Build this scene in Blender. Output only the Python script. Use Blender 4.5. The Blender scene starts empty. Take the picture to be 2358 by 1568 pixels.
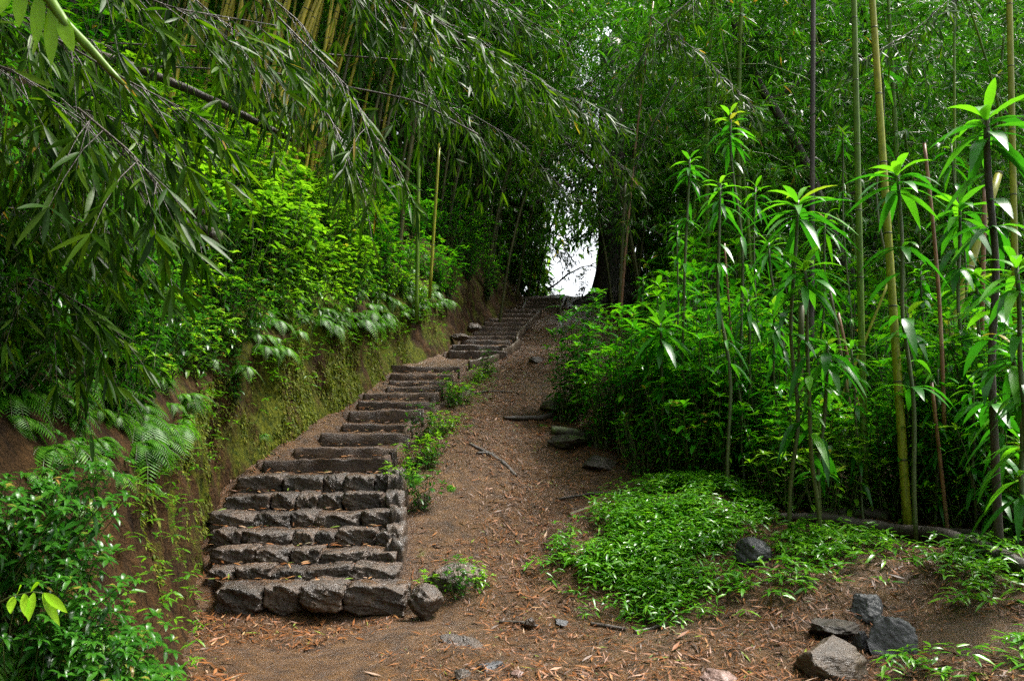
import bpy, bmesh, math, random
import numpy as np
from mathutils import Vector

R = random.Random(7)
NR = np.random.RandomState(11)
C = bpy.context.scene.collection
SC = bpy.context.scene
rad = math.radians

# ------------------------------------------------------------------ camera
F, CX, CY = 1834.5, 1179.0, 784.0
CAM = np.array([0.0, 0.0, 1.25])
TH = math.atan(176.0 / F)
cd = bpy.data.cameras.new('camera')
cam = bpy.data.objects.new('camera', cd)
C.objects.link(cam)
cam.location = CAM
cam.rotation_euler = (math.pi / 2 + TH, 0, 0)
cd.sensor_width = 36
cd.lens = 36 * F / 2358.0
cd.clip_start = 0.05
cd.clip_end = 600
SC.camera = cam

def ray(px, py):
    f = np.array([0, math.cos(TH), math.sin(TH)])
    u = np.array([0, -math.sin(TH), math.cos(TH)])
    return f + np.array([1.0, 0, 0]) * (px - CX) / F + u * (CY - py) / F

def P(px, py, Y):
    d = ray(px, py)
    return CAM + d * (Y / d[1])

# ------------------------------------------------------------------ object helpers
def tag(o, label, cat, group=None, kind=None):
    if label: o['label'] = label
    if cat: o['category'] = cat
    if group: o['group'] = group
    if kind: o['kind'] = kind
    return o

def struct(o, kind='structure', label=None, cat=None):
    o['kind'] = kind
    if label: o['label'] = label
    if cat: o['category'] = cat
    return o

def empty(name, loc, rz=0.0, scale=1.0):
    o = bpy.data.objects.new(name, None)
    C.objects.link(o)
    o.location = tuple(loc)
    o.rotation_euler = (0, 0, rz)
    o.scale = (scale,) * 3
    o.empty_display_size = 0.1
    return o

def ordn(n): return '%d%s' % (n, 'th' if 10 <= n % 100 <= 20 else {1: 'st', 2: 'nd', 3: 'rd'}.get(n % 10, 'th'))

def children(o):
    return KIDS.get(o.name, [])
KIDS = {}

def link_mesh(name, me, parent=None):
    o = bpy.data.objects.new(name, me)
    C.objects.link(o)
    if parent is not None:
        o.parent = parent
        KIDS.setdefault(parent.name, []).append(o)
    return o

def copy_tree(o, parent=None):
    c = o.copy()
    C.objects.link(c)
    if parent is not None:
        c.parent = parent
        KIDS.setdefault(parent.name, []).append(c)
    for ch in list(children(o)):
        copy_tree(ch, c)
    return c

class MB:
    """collects vertices and faces of one mesh"""
    def __init__(s):
        s.v = []; s.f = []; s.m = []; s.n = 0
    def add(s, v, f, m=0):
        v = np.asarray(v, float)
        s.v.append(v)
        s.f.extend([tuple(i + s.n for i in q) for q in f])
        s.m.extend([m] * len(f))
        s.n += len(v)
    def tube(s, pts, rr, seg=6, m=0, cap=True):
        pts = np.asarray(pts, float)
        n = len(pts)
        if np.isscalar(rr): rr = [rr] * n
        t = np.gradient(pts, axis=0)
        t /= np.linalg.norm(t, axis=1)[:, None] + 1e-9
        ref = np.array([0.31, 0.95, 0.05]) if abs(t[:, 2]).mean() > 0.6 else np.array([0.05, 0.1, 1.0])
        a = np.arange(seg) * 2 * math.pi / seg
        V = []
        for i in range(n):
            x = np.cross(ref, t[i]); x /= np.linalg.norm(x) + 1e-9
            y = np.cross(t[i], x)
            V.append(pts[i] + rr[i] * (np.cos(a)[:, None] * x + np.sin(a)[:, None] * y))
        V = np.concatenate(V)
        fs = []
        for i in range(n - 1):
            for k in range(seg):
                k2 = (k + 1) % seg
                fs.append((i * seg + k, i * seg + k2, (i + 1) * seg + k2, (i + 1) * seg + k))
        if cap:
            fs.append(tuple(range(seg))[::-1])
            fs.append(tuple((n - 1) * seg + k for k in range(seg)))
        s.add(V, fs, m)
    def build(s, name, mats, parent=None, smooth=True):
        me = bpy.data.meshes.new(name)
        me.from_pydata(np.concatenate(s.v).tolist(), [], s.f)
        if not isinstance(mats, (list, tuple)): mats = [mats]
        for m in mats: me.materials.append(m)
        if len(mats) > 1:
            me.polygons.foreach_set('material_index', s.m)
        if smooth:
            me.polygons.foreach_set('use_smooth', [True] * len(me.polygons))
        me.update()
        return link_mesh(name, me, parent)

def mesh_np(name, V, faces_flat, counts, mats, parent=None, tint=None, smooth=False):
    """fast mesh from arrays; tint is one value per face"""
    me = bpy.data.meshes.new(name)
    me.vertices.add(len(V))
    me.vertices.foreach_set('co', np.asarray(V, np.float32).ravel())
    me.loops.add(len(faces_flat))
    me.loops.foreach_set('vertex_index', np.asarray(faces_flat, np.int32))
    me.polygons.add(len(counts))
    st = np.concatenate([[0], np.cumsum(counts)[:-1]]).astype(np.int32)
    me.polygons.foreach_set('loop_start', st)
    me.polygons.foreach_set('loop_total', np.asarray(counts, np.int32))
    if smooth:
        me.polygons.foreach_set('use_smooth', np.ones(len(counts), bool))
    if tint is not None:
        a = me.attributes.new('tint', 'FLOAT', 'FACE')
        a.data.foreach_set('value', np.asarray(tint, np.float32))
    if not isinstance(mats, (list, tuple)): mats = [mats]
    for m in mats: me.materials.append(m)
    me.update(calc_edges=True)
    me.validate()
    return link_mesh(name, me, parent)

def unit(v):
    v = np.asarray(v, float)
    return v / (np.linalg.norm(v) + 1e-9)

class Leaves:
    """a cloud of individual leaf blades, each a folded, drooping blade"""
    def __init__(s):
        s.b = []; s.d = []; s.u = []; s.L = []; s.W = []; s.dr = []; s.t = []
    def add(s, b, d, L, W, droop=0.2, up=None, tint=None):
        s.b.append(b); s.d.append(d); s.L.append(L); s.W.append(W); s.dr.append(droop)
        s.u.append(up if up is not None else (R.gauss(0, .35), R.gauss(0, .35), 1.0))
        if tint is None:
            tint = min(.80, max(0, R.gauss(.42, .24)))
            if R.random() < .008: tint = R.uniform(.93, 1)
        s.t.append(tint)
    def build(s, name, mat, parent=None, detail=2, fold=.25, shape=(.75, 1.0, .55)):
        b = np.array(s.b, float); d = np.array(s.d, float); u = np.array(s.u, float)
        L = np.array(s.L)[:, None]; W = np.array(s.W)[:, None] * .5; dr = np.array(s.dr)[:, None]
        d /= np.linalg.norm(d, axis=1)[:, None] + 1e-9
        sd = np.cross(d, u); sd /= np.linalg.norm(sd, axis=1)[:, None] + 1e-9
        nm = np.cross(sd, d)
        z = np.array([0, 0, 1.0])
        def pt(t): return b + d * L * t - z * dr * L * t * t
        N = len(b)
        if detail == 1:
            m = pt(.45)
            V = np.stack([b, m - sd * W + nm * W * fold, pt(1.0), m + sd * W + nm * W * fold], 1)
            f = np.array([0, 3, 2, 0, 2, 1]); cnt = [3, 3]; nv = 4
        elif detail == 2:
            m1, m2 = pt(.3), pt(.68)
            w1, w2 = W * shape[0] * 1.2, W * shape[2] * 1.45
            V = np.stack([b, m1 - sd * w1 + nm * w1 * fold, m1, m1 + sd * w1 + nm * w1 * fold,
                          m2 - sd * w2 + nm * w2 * fold, m2, m2 + sd * w2 + nm * w2 * fold, pt(1.0)], 1)
            f = np.array([0, 2, 1, 0, 3, 2, 1, 2, 5, 4, 2, 3, 6, 5, 4, 5, 7, 5, 6, 7]); cnt = [3, 3, 4, 4, 3, 3]; nv = 8
        else:
            ts = [.12, .3, .5, .7, .87]
            ws = [.5, .9, 1.0, .78, .42]
            cols = [b]
            for i, (t, w) in enumerate(zip(ts, ws)):
                m = pt(t); rip = 1 + .0 * i
                cols += [m - sd * W * w + nm * W * w * fold * rip, m, m + sd * W * w + nm * W * w * fold * rip]
            cols.append(pt(1.0))
            V = np.stack(cols, 1); nv = 17
            f = [0, 2, 1, 0, 3, 2]; cnt = [3, 3]
            for i in range(4):
                a = 1 + 3 * i
                f += [a, a + 1, a + 4, a + 3, a + 1, a + 2, a + 5, a + 4]; cnt += [4, 4]
            f += [13, 14, 16, 14, 15, 16]; cnt += [3, 3]
            f = np.array(f)
        off = (np.arange(N) * nv)[:, None]
        return mesh_np(name, V.reshape(-1, 3), (f[None] + off).ravel(), np.tile(cnt, N), mat, parent,
                       np.repeat(np.array(s.t), len(cnt)), smooth=(detail > 1))

# ------------------------------------------------------------------ noise
_perm = NR.rand(256, 256)
def vnoise(x, y, f=1.0, o=0):
    x = np.asarray(x, float) * f + o * 17.3 + 91.7; y = np.asarray(y, float) * f + o * 5.1 + 43.1
    xi = np.floor(x).astype(int); yi = np.floor(y).astype(int)
    xf = x - xi; yf = y - yi
    xf = xf * xf * (3 - 2 * xf); yf = yf * yf * (3 - 2 * yf)
    g = lambda a, b: _perm[a & 255, b & 255]
    return ((g(xi, yi) * (1 - xf) + g(xi + 1, yi) * xf) * (1 - yf) + (g(xi, yi + 1) * (1 - xf) + g(xi + 1, yi + 1) * xf) * yf) * 2 - 1

def fbm(x, y, f=1.0, o=0, n=3):
    s = 0; a = 1.0
    for k in range(n):
        s = s + a * vnoise(x, y, f * 2 ** k, o + k); a *= .5
    return s

# ------------------------------------------------------------------ materials
def new_mat(name):
    m = bpy.data.materials.new(name); m.use_nodes = True
    nt = m.node_tree; nt.nodes.clear()
    return m, nt, nt.nodes, nt.links

def nd(ns, t, **kw):
    n = ns.new(t)
    for k, v in kw.items():
        if k.startswith('i_'):
            n.inputs[k[2:].replace('_', ' ')].default_value = v
        else: setattr(n, k, v)
    return n

def ramp(ns, stops, interp='LINEAR'):
    r = ns.new('ShaderNodeValToRGB'); e = r.color_ramp.elements
    r.color_ramp.interpolation = interp
    while len(e) < len(stops): e.new(0.5)
    for k, (p, c) in enumerate(stops):
        e[k].position = p; e[k].color = (*c, 1) if len(c) == 3 else c
    return r

def leaf_mat(name, dark, mid, light, rough=.32, transl=.3, old=(.30, .17, .04), spec=.5):
    m, nt, ns, ln = new_mat(name)
    at = nd(ns, 'ShaderNodeAttribute', attribute_name='tint')
    oi = nd(ns, 'ShaderNodeObjectInfo')
    mm = nd(ns, 'ShaderNodeMath', operation='MULTIPLY_ADD'); ln.new(oi.outputs['Random'], mm.inputs[0])
    mm.inputs[1].default_value = .16; ln.new(at.outputs['Fac'], mm.inputs[2])
    m2 = nd(ns, 'ShaderNodeMath', operation='SUBTRACT'); ln.new(mm.outputs[0], m2.inputs[0]); m2.inputs[1].default_value = .08
    rp = ramp(ns, [(0, dark), (.45, mid), (.86, light), (.94, tuple(.5 * a + .5 * b for a, b in zip(light, old))), (1, old)])
    ln.new(m2.outputs[0], rp.inputs[0])
    bs = nd(ns, 'ShaderNodeBsdfPrincipled')
    ln.new(rp.outputs[0], bs.inputs['Base Color'])
    bs.inputs['Roughness'].default_value = rough
    bs.inputs['Specular IOR Level'].default_value = spec
    tc = nd(ns, 'ShaderNodeTexCoord')
    nz = nd(ns, 'ShaderNodeTexNoise'); nz.inputs['Scale'].default_value = 70; ln.new(tc.outputs['Object'], nz.inputs['Vector'])
    bp = nd(ns, 'ShaderNodeBump'); bp.inputs['Strength'].default_value = .12; bp.inputs['Distance'].default_value = .006
    ln.new(nz.outputs['Fac'], bp.inputs['Height']); ln.new(bp.outputs[0], bs.inputs['Normal'])
    tr = nd(ns, 'ShaderNodeBsdfTranslucent')
    mx2 = nd(ns, 'ShaderNodeMixRGB', blend_type='MULTIPLY'); mx2.inputs[0].default_value = 1
    ln.new(rp.outputs[0], mx2.inputs[1]); mx2.inputs[2].default_value = (1.7, 1.9, .7, 1)
    ln.new(mx2.outputs[0], tr.inputs[0])
    mx = nd(ns, 'ShaderNodeMixShader'); mx.inputs[0].default_value = transl
    ln.new(bs.outputs[0], mx.inputs[1]); ln.new(tr.outputs[0], mx.inputs[2])
    out = nd(ns, 'ShaderNodeOutputMaterial'); ln.new(mx.outputs[0], out.inputs[0])
    return m

def surf_mat(name, c1, c2, c3=None, scale=6, rough=(.35, .75), bump=.5, bdist=.02, fine=60, stretch=(1, 1, 1), mask_attr=None, spec=.5, detail=8, moss=None, fcon=(.45, 1.25), vary=0.0):
    m, nt, ns, ln = new_mat(name)
    tc = nd(ns, 'ShaderNodeTexCoord')
    mp = nd(ns, 'ShaderNodeMapping'); mp.inputs['Scale'].default_value = stretch
    ln.new(tc.outputs['Object'], mp.inputs[0])
    n1 = nd(ns, 'ShaderNodeTexNoise'); n1.inputs['Scale'].default_value = scale; n1.inputs['Detail'].default_value = detail; n1.inputs['Roughness'].default_value = .65
    n2 = nd(ns, 'ShaderNodeTexNoise'); n2.inputs['Scale'].default_value = fine; n2.inputs['Detail'].default_value = 4; n2.inputs['Roughness'].default_value = .7
    for n in (n1, n2): ln.new(mp.outputs[0], n.inputs['Vector'])
    st = [(.3, c1), (.5, c2), (.7, c3 or c2)]
    rp = ramp(ns, st); ln.new(n1.outputs['Fac'], rp.inputs[0])
    r2 = ramp(ns, [(.3, (fcon[0],) * 3), (.7, (fcon[1],) * 3)]); ln.new(n2.outputs['Fac'], r2.inputs[0])
    mul = nd(ns, 'ShaderNodeMixRGB', blend_type='MULTIPLY'); mul.inputs[0].default_value = .8
    ln.new(rp.outputs[0], mul.inputs[1]); ln.new(r2.outputs[0], mul.inputs[2])
    col = mul.outputs[0]
    if vary:
        oi = nd(ns, 'ShaderNodeObjectInfo'); mr0 = nd(ns, 'ShaderNodeMapRange'); mr0.inputs['To Min'].default_value = 1 - vary; mr0.inputs['To Max'].default_value = 1 + vary
        ln.new(oi.outputs['Random'], mr0.inputs['Value'])
        hv = nd(ns, 'ShaderNodeHueSaturation'); ln.new(mr0.outputs[0], hv.inputs['Value']); ln.new(col, hv.inputs['Color']); col = hv.outputs[0]
    if moss:
        n3 = nd(ns, 'ShaderNodeTexNoise'); n3.inputs['Scale'].default_value = moss.get('scale', 2.2); n3.inputs['Detail'].default_value = 9; n3.inputs['Roughness'].default_value = .7
        ln.new(mp.outputs[0], n3.inputs['Vector'])
        fac = n3.outputs['Fac']
        if mask_attr:
            at = nd(ns, 'ShaderNodeAttribute', attribute_name=mask_attr)
            ad = nd(ns, 'ShaderNodeMath', operation='MULTIPLY_ADD'); ln.new(at.outputs['Fac'], ad.inputs[0]); ad.inputs[1].default_value = .42
            ln.new(fac, ad.inputs[2])
            sb = nd(ns, 'ShaderNodeMath', operation='SUBTRACT'); ln.new(ad.outputs[0], sb.inputs[0]); sb.inputs[1].default_value = .32; fac = sb.outputs[0]
        lo = moss.get('lo', .48)
        r3 = ramp(ns, [(lo, (0, 0, 0)), (lo + .12, (1, 1, 1))]); ln.new(fac, r3.inputs[0])
        n4 = nd(ns, 'ShaderNodeTexNoise'); n4.inputs['Scale'].default_value = 38; n4.inputs['Detail'].default_value = 5; ln.new(mp.outputs[0], n4.inputs['Vector'])
        r4 = ramp(ns, [(.35, moss['c1']), (.65, moss['c2'])]); ln.new(n4.outputs['Fac'], r4.inputs[0])
        mxm = nd(ns, 'ShaderNodeMixRGB'); ln.new(r3.outputs[0], mxm.inputs[0]); ln.new(col, mxm.inputs[1]); ln.new(r4.outputs[0], mxm.inputs[2])
        col = mxm.outputs[0]
    bs = nd(ns, 'ShaderNodeBsdfPrincipled'); ln.new(col, bs.inputs['Base Color'])
    mr = nd(ns, 'ShaderNodeMapRange'); mr.inputs['From Min'].default_value = .35; mr.inputs['From Max'].default_value = .65
    mr.inputs['To Min'].default_value = rough[0]; mr.inputs['To Max'].default_value = rough[1]
    ln.new(n2.outputs['Fac'], mr.inputs['Value']); ln.new(mr.outputs[0], bs.inputs['Roughness'])
    bs.inputs['Specular IOR Level'].default_value = spec
    hs = nd(ns, 'ShaderNodeMath', operation='MULTIPLY_ADD'); ln.new(n2.outputs['Fac'], hs.inputs[0]); hs.inputs[1].default_value = .5; ln.new(n1.outputs['Fac'], hs.inputs[2])
    bp = nd(ns, 'ShaderNodeBump'); bp.inputs['Strength'].default_value = bump; bp.inputs['Distance'].default_value = bdist
    ln.new(hs.outputs[0], bp.inputs['Height']); ln.new(bp.outputs[0], bs.inputs['Normal'])
    out = nd(ns, 'ShaderNodeOutputMaterial'); ln.new(bs.outputs[0], out.inputs[0])
    return m

M = {}
MOSS = dict(c1=(.028, .045, .003), c2=(.12, .13, .006), lo=.5)
M['mud'] = surf_mat('wet_mud', (.028, .012, .0035), (.080, .036, .010), (.140, .068, .020), scale=9, rough=(.2, .55), bump=.9, bdist=.05, fine=110, fcon=(.3, 1.55), spec=.6, mask_attr='moss', moss=dict(MOSS, lo=.52))
M['bank'] = surf_mat('mossy_earth', (.014, .007, .003), (.048, .024, .008), (.095, .048, .016), scale=8, rough=(.55, .95), bump=1.0, bdist=.09, fine=60, fcon=(.25, 1.6), stretch=(1, 1, .5), mask_attr='moss', moss=dict(MOSS, lo=.40, scale=2.6), spec=.12)
M['stone'] = surf_mat('wet_step_stone', (.018, .012, .009), (.050, .033, .023), (.11, .068, .042), scale=9, rough=(.2, .5), bump=.9, bdist=.03, spec=.6, fine=60, fcon=(.45, 1.35), vary=.4)
M['rock_grey'] = surf_mat('grey_basalt', (.018, .018, .020), (.042, .042, .047), (.075, .074, .080), scale=8, rough=(.28, .62), bump=.8, bdist=.018, fine=60)
M['rock_brown'] = surf_mat('brown_basalt', (.035, .023, .015), (.075, .050, .032), (.13, .09, .058), scale=7, rough=(.25, .6), bump=.9, bdist=.02, fine=50, stretch=(1, 1, 2.2))
M['rock_moss'] = surf_mat('mossy_rock', (.025, .018, .012), (.055, .038, .025), (.10, .072, .050), scale=6, rough=(.3, .65), bump=.8, bdist=.02, fine=50, moss=dict(MOSS, lo=.47, scale=5))
M['rock_pink'] = surf_mat('pinkish_rock', (.10, .06, .05), (.18, .11, .09), (.24, .16, .14), scale=9, rough=(.28, .6), bump=.7, bdist=.015, fine=60)
M['wood'] = surf_mat('wet_board', (.026, .014, .009), (.065, .036, .022), (.13, .077, .045), scale=9, rough=(.25, .6), bump=1.0, bdist=.03, fine=75, stretch=(1, 1, 1.6), fcon=(.3, 1.5), vary=.35)
M['edge'] = surf_mat('worn_board', (.035, .024, .016), (.08, .058, .040), (.14, .105, .074), scale=6, rough=(.22, .55), bump=.6, bdist=.01, fine=50)
M['bark'] = surf_mat('dark_bark', (.014, .010, .007), (.035, .024, .016), (.07, .05, .035), scale=9, rough=(.35, .75), bump=1, bdist=.02, fine=42, stretch=(1, 1, .35))
M['bark_moss'] = surf_mat('mossy_bark', (.014, .010, .007), (.035, .024, .016), (.07, .05, .035), scale=9, rough=(.35, .75), bump=1, bdist=.02, fine=42, moss=dict(c1=(.03, .05, .01), c2=(.08, .12, .02), lo=.5, scale=5))
M['twig'] = surf_mat('brown_twig', (.05, .028, .014), (.10, .055, .026), (.17, .10, .05), scale=12, rough=(.4, .7), bump=.4, bdist=.005)
M['cane_red'] = surf_mat('reddish_cane', (.10, .035, .014), (.20, .085, .035), (.30, .19, .11), scale=7, rough=(.3, .6), bump=.4, bdist=.005, fine=30, stretch=(1, 1, .5))
M['stem'] = surf_mat('green_stem', (.03, .05, .012), (.06, .085, .02), (.10, .10, .03), scale=9, rough=(.3, .55), bump=.2, bdist=.004)
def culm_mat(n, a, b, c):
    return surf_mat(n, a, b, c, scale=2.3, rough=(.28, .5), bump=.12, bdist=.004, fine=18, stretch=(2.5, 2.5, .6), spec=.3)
M['culm_y'] = culm_mat('yellow_culm', (.14, .15, .008), (.32, .27, .018), (.46, .34, .045))
M['culm_g'] = culm_mat('green_culm', (.045, .10, .005), (.095, .18, .009), (.16, .22, .016))
M['culm_yg'] = culm_mat('yellowgreen_culm', (.13, .16, .008), (.23, .25, .014), (.30, .27, .025))
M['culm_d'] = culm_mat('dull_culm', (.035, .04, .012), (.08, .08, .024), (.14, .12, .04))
M['node'] = surf_mat('culm_node', (.012, .014, .006), (.03, .035, .012), (.06, .06, .025), scale=9, rough=(.4, .7), bump=.2, bdist=.004)
LM = {}
LM['bam'] = leaf_mat('bamboo_leaf', (.010, .055, .003), (.028, .120, .005), (.080, .210, .008), rough=.3, transl=.38, spec=.35)
LM['bam_far'] = leaf_mat('far_bamboo_leaf', (.014, .080, .006), (.038, .150, .010), (.095, .235, .016), rough=.32, transl=.4, spec=.35)
LM['bam_near'] = leaf_mat('near_bamboo_leaf', (.008, .030, .002), (.026, .072, .003), (.080, .145, .006), rough=.38, transl=.4, spec=.1)  # base colour darkened to stand for shade on the hanging leaves
LM['shrub'] = leaf_mat('shrub_leaf', (.010, .095, .004), (.032, .185, .006), (.12, .33, .008), rough=.22, transl=.34, spec=.38)
LM['strap'] = leaf_mat('strap_leaf', (.010, .080, .006), (.030, .165, .010), (.12, .34, .014), rough=.3, transl=.34, spec=.28)
LM['bush'] = leaf_mat('bush_leaf', (.022, .095, .007), (.085, .215, .010), (.22, .42, .018), rough=.28, transl=.34, spec=.4)
LM['fern'] = leaf_mat('fern_leaf', (.018, .085, .004), (.055, .18, .007), (.14, .30, .012), rough=.36, transl=.36, spec=.3)
LM['cover'] = leaf_mat('cover_leaf', (.020, .110, .004), (.055, .20, .007), (.16, .36, .015), rough=.28, transl=.28, spec=.4)
LM['tree'] = leaf_mat('tree_leaf', (.008, .045, .004), (.024, .100, .007), (.065, .18, .012), rough=.33, transl=.34, spec=.35)
LM['bankleaf'] = leaf_mat('bank_leaf', (.006, .040, .004), (.016, .075, .006), (.040, .14, .010), rough=.26, transl=.36, spec=.22)
LM['lime'] = leaf_mat('lime_leaf', (.16, .34, .01), (.22, .44, .012), (.30, .52, .02), rough=.4, transl=.45)
LM['hazed_tree'] = leaf_mat('hazed_tree_leaf', (.020, .080, .010), (.060, .170, .024), (.15, .31, .06), rough=.4, transl=.5, spec=.3)  # leaf colour lightened to stand for pale haze in the distance
LM['moss'] = leaf_mat('moss', (.030, .050, .003), (.085, .115, .006), (.17, .19, .010), rough=.6, transl=.2, spec=.15)
def litter_mat():
    m, nt, ns, ln = new_mat('fallen_leaf')
    at = nd(ns, 'ShaderNodeAttribute', attribute_name='tint')
    rp = ramp(ns, [(0, (.025, .012, .006)), (.25, (.075, .030, .010)), (.5, (.17, .060, .016)), (.7, (.23, .105, .034)), (.82, (.32, .20, .10)), (.9, (.24, .17, .14)), (.92, (.07, .13, .015)), (1, (.18, .22, .02))])
    ln.new(at.outputs['Fac'], rp.inputs[0])
    bs = nd(ns, 'ShaderNodeBsdfPrincipled'); ln.new(rp.outputs[0], bs.inputs['Base Color']); bs.inputs['Roughness'].default_value = .5; bs.inputs['Specular IOR Level'].default_value = .3
    out = nd(ns, 'ShaderNodeOutputMaterial'); ln.new(bs.outputs[0], out.inputs[0])
    return m
M['litter'] = litter_mat()

# ------------------------------------------------------------------ stair data: left px, right px, nose row, riser foot row, depth
STEPS = [
    (500, 935, 1347, 1402, 5.20), (475, 915, 1308, 1338, 5.45), (490, 910, 1265, 1305, 5.68), (485, 915, 1222, 1260, 5.92),
    (485, 915, 1180, 1217, 6.16), (520, 915, 1138, 1178, 6.40), (545, 915, 1095, 1137, 6.64),
    (620, 885, 1058, 1092, 6.98), (690, 900, 1030, 1055, 7.32), (750, 930, 998, 1027, 7.66), (800, 940, 977, 995, 8.02),
    (815, 965, 945, 972, 8.38), (835, 985, 925, 942, 8.74), (848, 1000, 905, 921, 9.10), (900, 1010, 890, 902, 9.46),
    (905, 1030, 877, 887, 9.80), (908, 1035, 861, 874, 10.2), (910, 1050, 843, 857, 10.6),
    (1040, 1160, 808, 823, 12.0), (1048, 1162, 795, 807, 12.6), (1070, 1168, 783, 793, 13.2), (1085, 1176, 773, 782, 13.8),
    (1097, 1186, 763, 772, 14.4), (1108, 1195, 752, 762, 15.0), (1120, 1202, 742, 751, 15.6), (1130, 1215, 733, 741, 16.3),
    (1150, 1225, 722, 731, 17.0), (1165, 1240, 712, 721, 17.8), (1205, 1290, 703, 711, 18.6), (1208, 1293, 694, 702, 19.4),
    (1212, 1300, 685, 693, 20.2)]

# ------------------------------------------------------------------ terrain
cp = []
def gp(px, py, Y, dz=0):
    p = P(px, py, Y); cp.append((p[0], p[1], p[2] + dz))
for (xl, xr, pt, pb, Y) in STEPS:
    for x, dz in ((xl - 30, .05 if pt < 1090 else -.03), (xl - 8, -.03), ((xl + xr) / 2, -.05), (xr + 6, -.05)): gp(x, pb, Y, dz)
for a in [(700, 1500, 4.25), (1000, 1450, 4.68), (1300, 1500, 4.25), (1179, 1568, 3.77), (1150, 1400, 5.15), (1250, 1300, 5.9), (1250, 1200, 6.6),
          (1230, 1100, 7.4), (1250, 1050, 7.9), (1200, 980, 8.8), (1200, 900, 9.9), (1250, 830, 11.5), (1300, 760, 14.5), (1330, 700, 19.0), (1300, 684, 21.0),
          (985, 1215, 6.2), (985, 1120, 6.8), (1010, 1030, 7.6), (1080, 960, 8.6), (1110, 880, 10.0), (1180, 840, 11.4),
          (1150, 1340, 5.5), (1020, 1300, 5.6), (1060, 1400, 5.15),
          (1500, 1430, 4.95), (1300, 1270, 5.85), (1400, 1180, 6.3), (1600, 1128, 6.4), (1780, 1175, 6.2), (1500, 1300, 5.55), (1620, 1360, 5.1), (1700, 1230, 5.8), (1700, 1450, 4.6),
          (1800, 1300, 5.2), (1950, 1265, 5.6), (2100, 1262, 5.5), (1900, 1218, 5.9), (2150, 1240, 5.5), (2330, 1300, 4.9), (1850, 1350, 4.9),
          (1900, 1560, 3.85), (2100, 1540, 4.0), (2000, 1440, 4.6), (2300, 1450, 4.2), (2358, 1560, 3.7), (1600, 1520, 4.1),
          (1450, 1110, 7.1), (1700, 1100, 7.5), (2000, 1150, 7.0), (2300, 1200, 6.5), (1380, 960, 9.2), (1400, 850, 11.0), (1400, 745, 16), (1420, 700, 20.5)]:
    gp(*a)
cp += [(3, 9.5, 1.05), (5, 9, .8), (4, 12, 1.7), (7, 13, 1.4), (3.5, 16, 2.6), (7, 18, 2.4), (4, 21, 3.8), (9, 22, 2.8), (12, 10, .7), (12, 16, 1.4), (14, 24, 2.2),
       (1, 23.2, 4.72), (2.1, 23.2, 4.72), (2, 28, 3.6), (8, 28, 2.0), (-1, 24, 4.3), (0, 30, 3.0),
       (0, 2.5, 0), (0, 0, -.02), (-1, 1, 0), (1.5, 3, 0), (3, 2, .1), (5, 4, .3), (9, 3, .4), (0, -4, -.1), (6, -4, .2), (-1, -4, 0), (14, 0, .5), (-1.2, 2.8, 0)]
cp = np.array(cp)
_d = np.linalg.norm(cp[:, None, :2] - cp[None, :, :2], axis=2)
_n = len(cp)
_A = np.zeros((_n + 3, _n + 3)); _A[:_n, :_n] = _d - np.eye(_n) * .02
_A[:_n, _n] = 1; _A[:_n, _n + 1:] = cp[:, :2]; _A[_n:, :_n] = _A[:_n, _n:].T
_w = np.linalg.solve(_A, np.concatenate([cp[:, 2], [0, 0, 0]]))
def rbf(x, y):
    x = np.asarray(x, float).ravel(); y = np.asarray(y, float).ravel()
    out = np.empty(len(x))
    for i in range(0, len(x), 20000):
        xs, ys = x[i:i + 20000], y[i:i + 20000]
        dd = np.hypot(xs[:, None] - cp[None, :, 0], ys[:, None] - cp[None, :, 1])
        out[i:i + 20000] = dd @ _w[:_n] + _w[_n] + _w[_n + 1] * xs + _w[_n + 2] * ys
    return out
def ground_z(x, y):
    x = np.asarray(x, float); y = np.asarray(y, float); sh = np.broadcast(x, y).shape
    x, y = np.broadcast_arrays(x, y)
    far = np.clip((np.hypot(x - 2, y - 12) - 16) / 10, 0, 1).ravel()
    z = rbf(x, y)
    z = z * (1 - far) + far * np.minimum(z, 1.5) 
    xr = x.ravel(); yr = y.ravel()
    z = z + fbm(xr, yr, 1.3, 3, 3) * .034 + fbm(xr, yr, 5, 9, 4) * .017
    return z.reshape(sh)

BL = np.array([(-1.10, -6), (-1.12, 0), (-1.25, 2.5), (-1.50, 3.8), (-2.01, 5.2), (-2.255, 5.9), (-2.386, 6.64), (-2.25, 7.0), (-2.12, 7.5), (-2.0, 8.0), (-1.845, 8.7),
               (-1.634, 9.7), (-1.584, 10.6), (-1.35, 11.3), (-1.06, 12.2), (-.876, 13.5), (-.646, 15), (-.27, 17), (.20, 19.5), (.30, 21), (.2, 24), (-1, 40)])
HF = np.array([(-6, .9), (3, .85), (3.8, .88), (5.2, 1.25), (6.0, 1.0), (6.64, .9), (8.7, .93), (10.6, .8), (12, .75), (15, .8), (19, .5), (22, .4), (40, .3)])
LE = np.array([(-6, .5), (3.8, .46), (5.2, .16), (6.6, .12), (12, .2), (20, .5), (40, .6)])
xb = lambda y: np.interp(y, BL[:, 1], BL[:, 0])
hf = lambda y: np.interp(y, HF[:, 0], HF[:, 1]) + .10 * vnoise(y, np.zeros_like(y), 1.1, 2)
le = lambda y: np.interp(y, LE[:, 0], LE[:, 1])
ys_ = np.linspace(-6, 40, 900)
_zb = ground_z(xb(ys_), ys_)
zb = lambda y: np.interp(y, ys_, _zb)
def rise(d):
    return np.interp(d, [0, .5, 2.6, 60], [0, .75, 2.45, 2.45 + 57.4 * .5])
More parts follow.
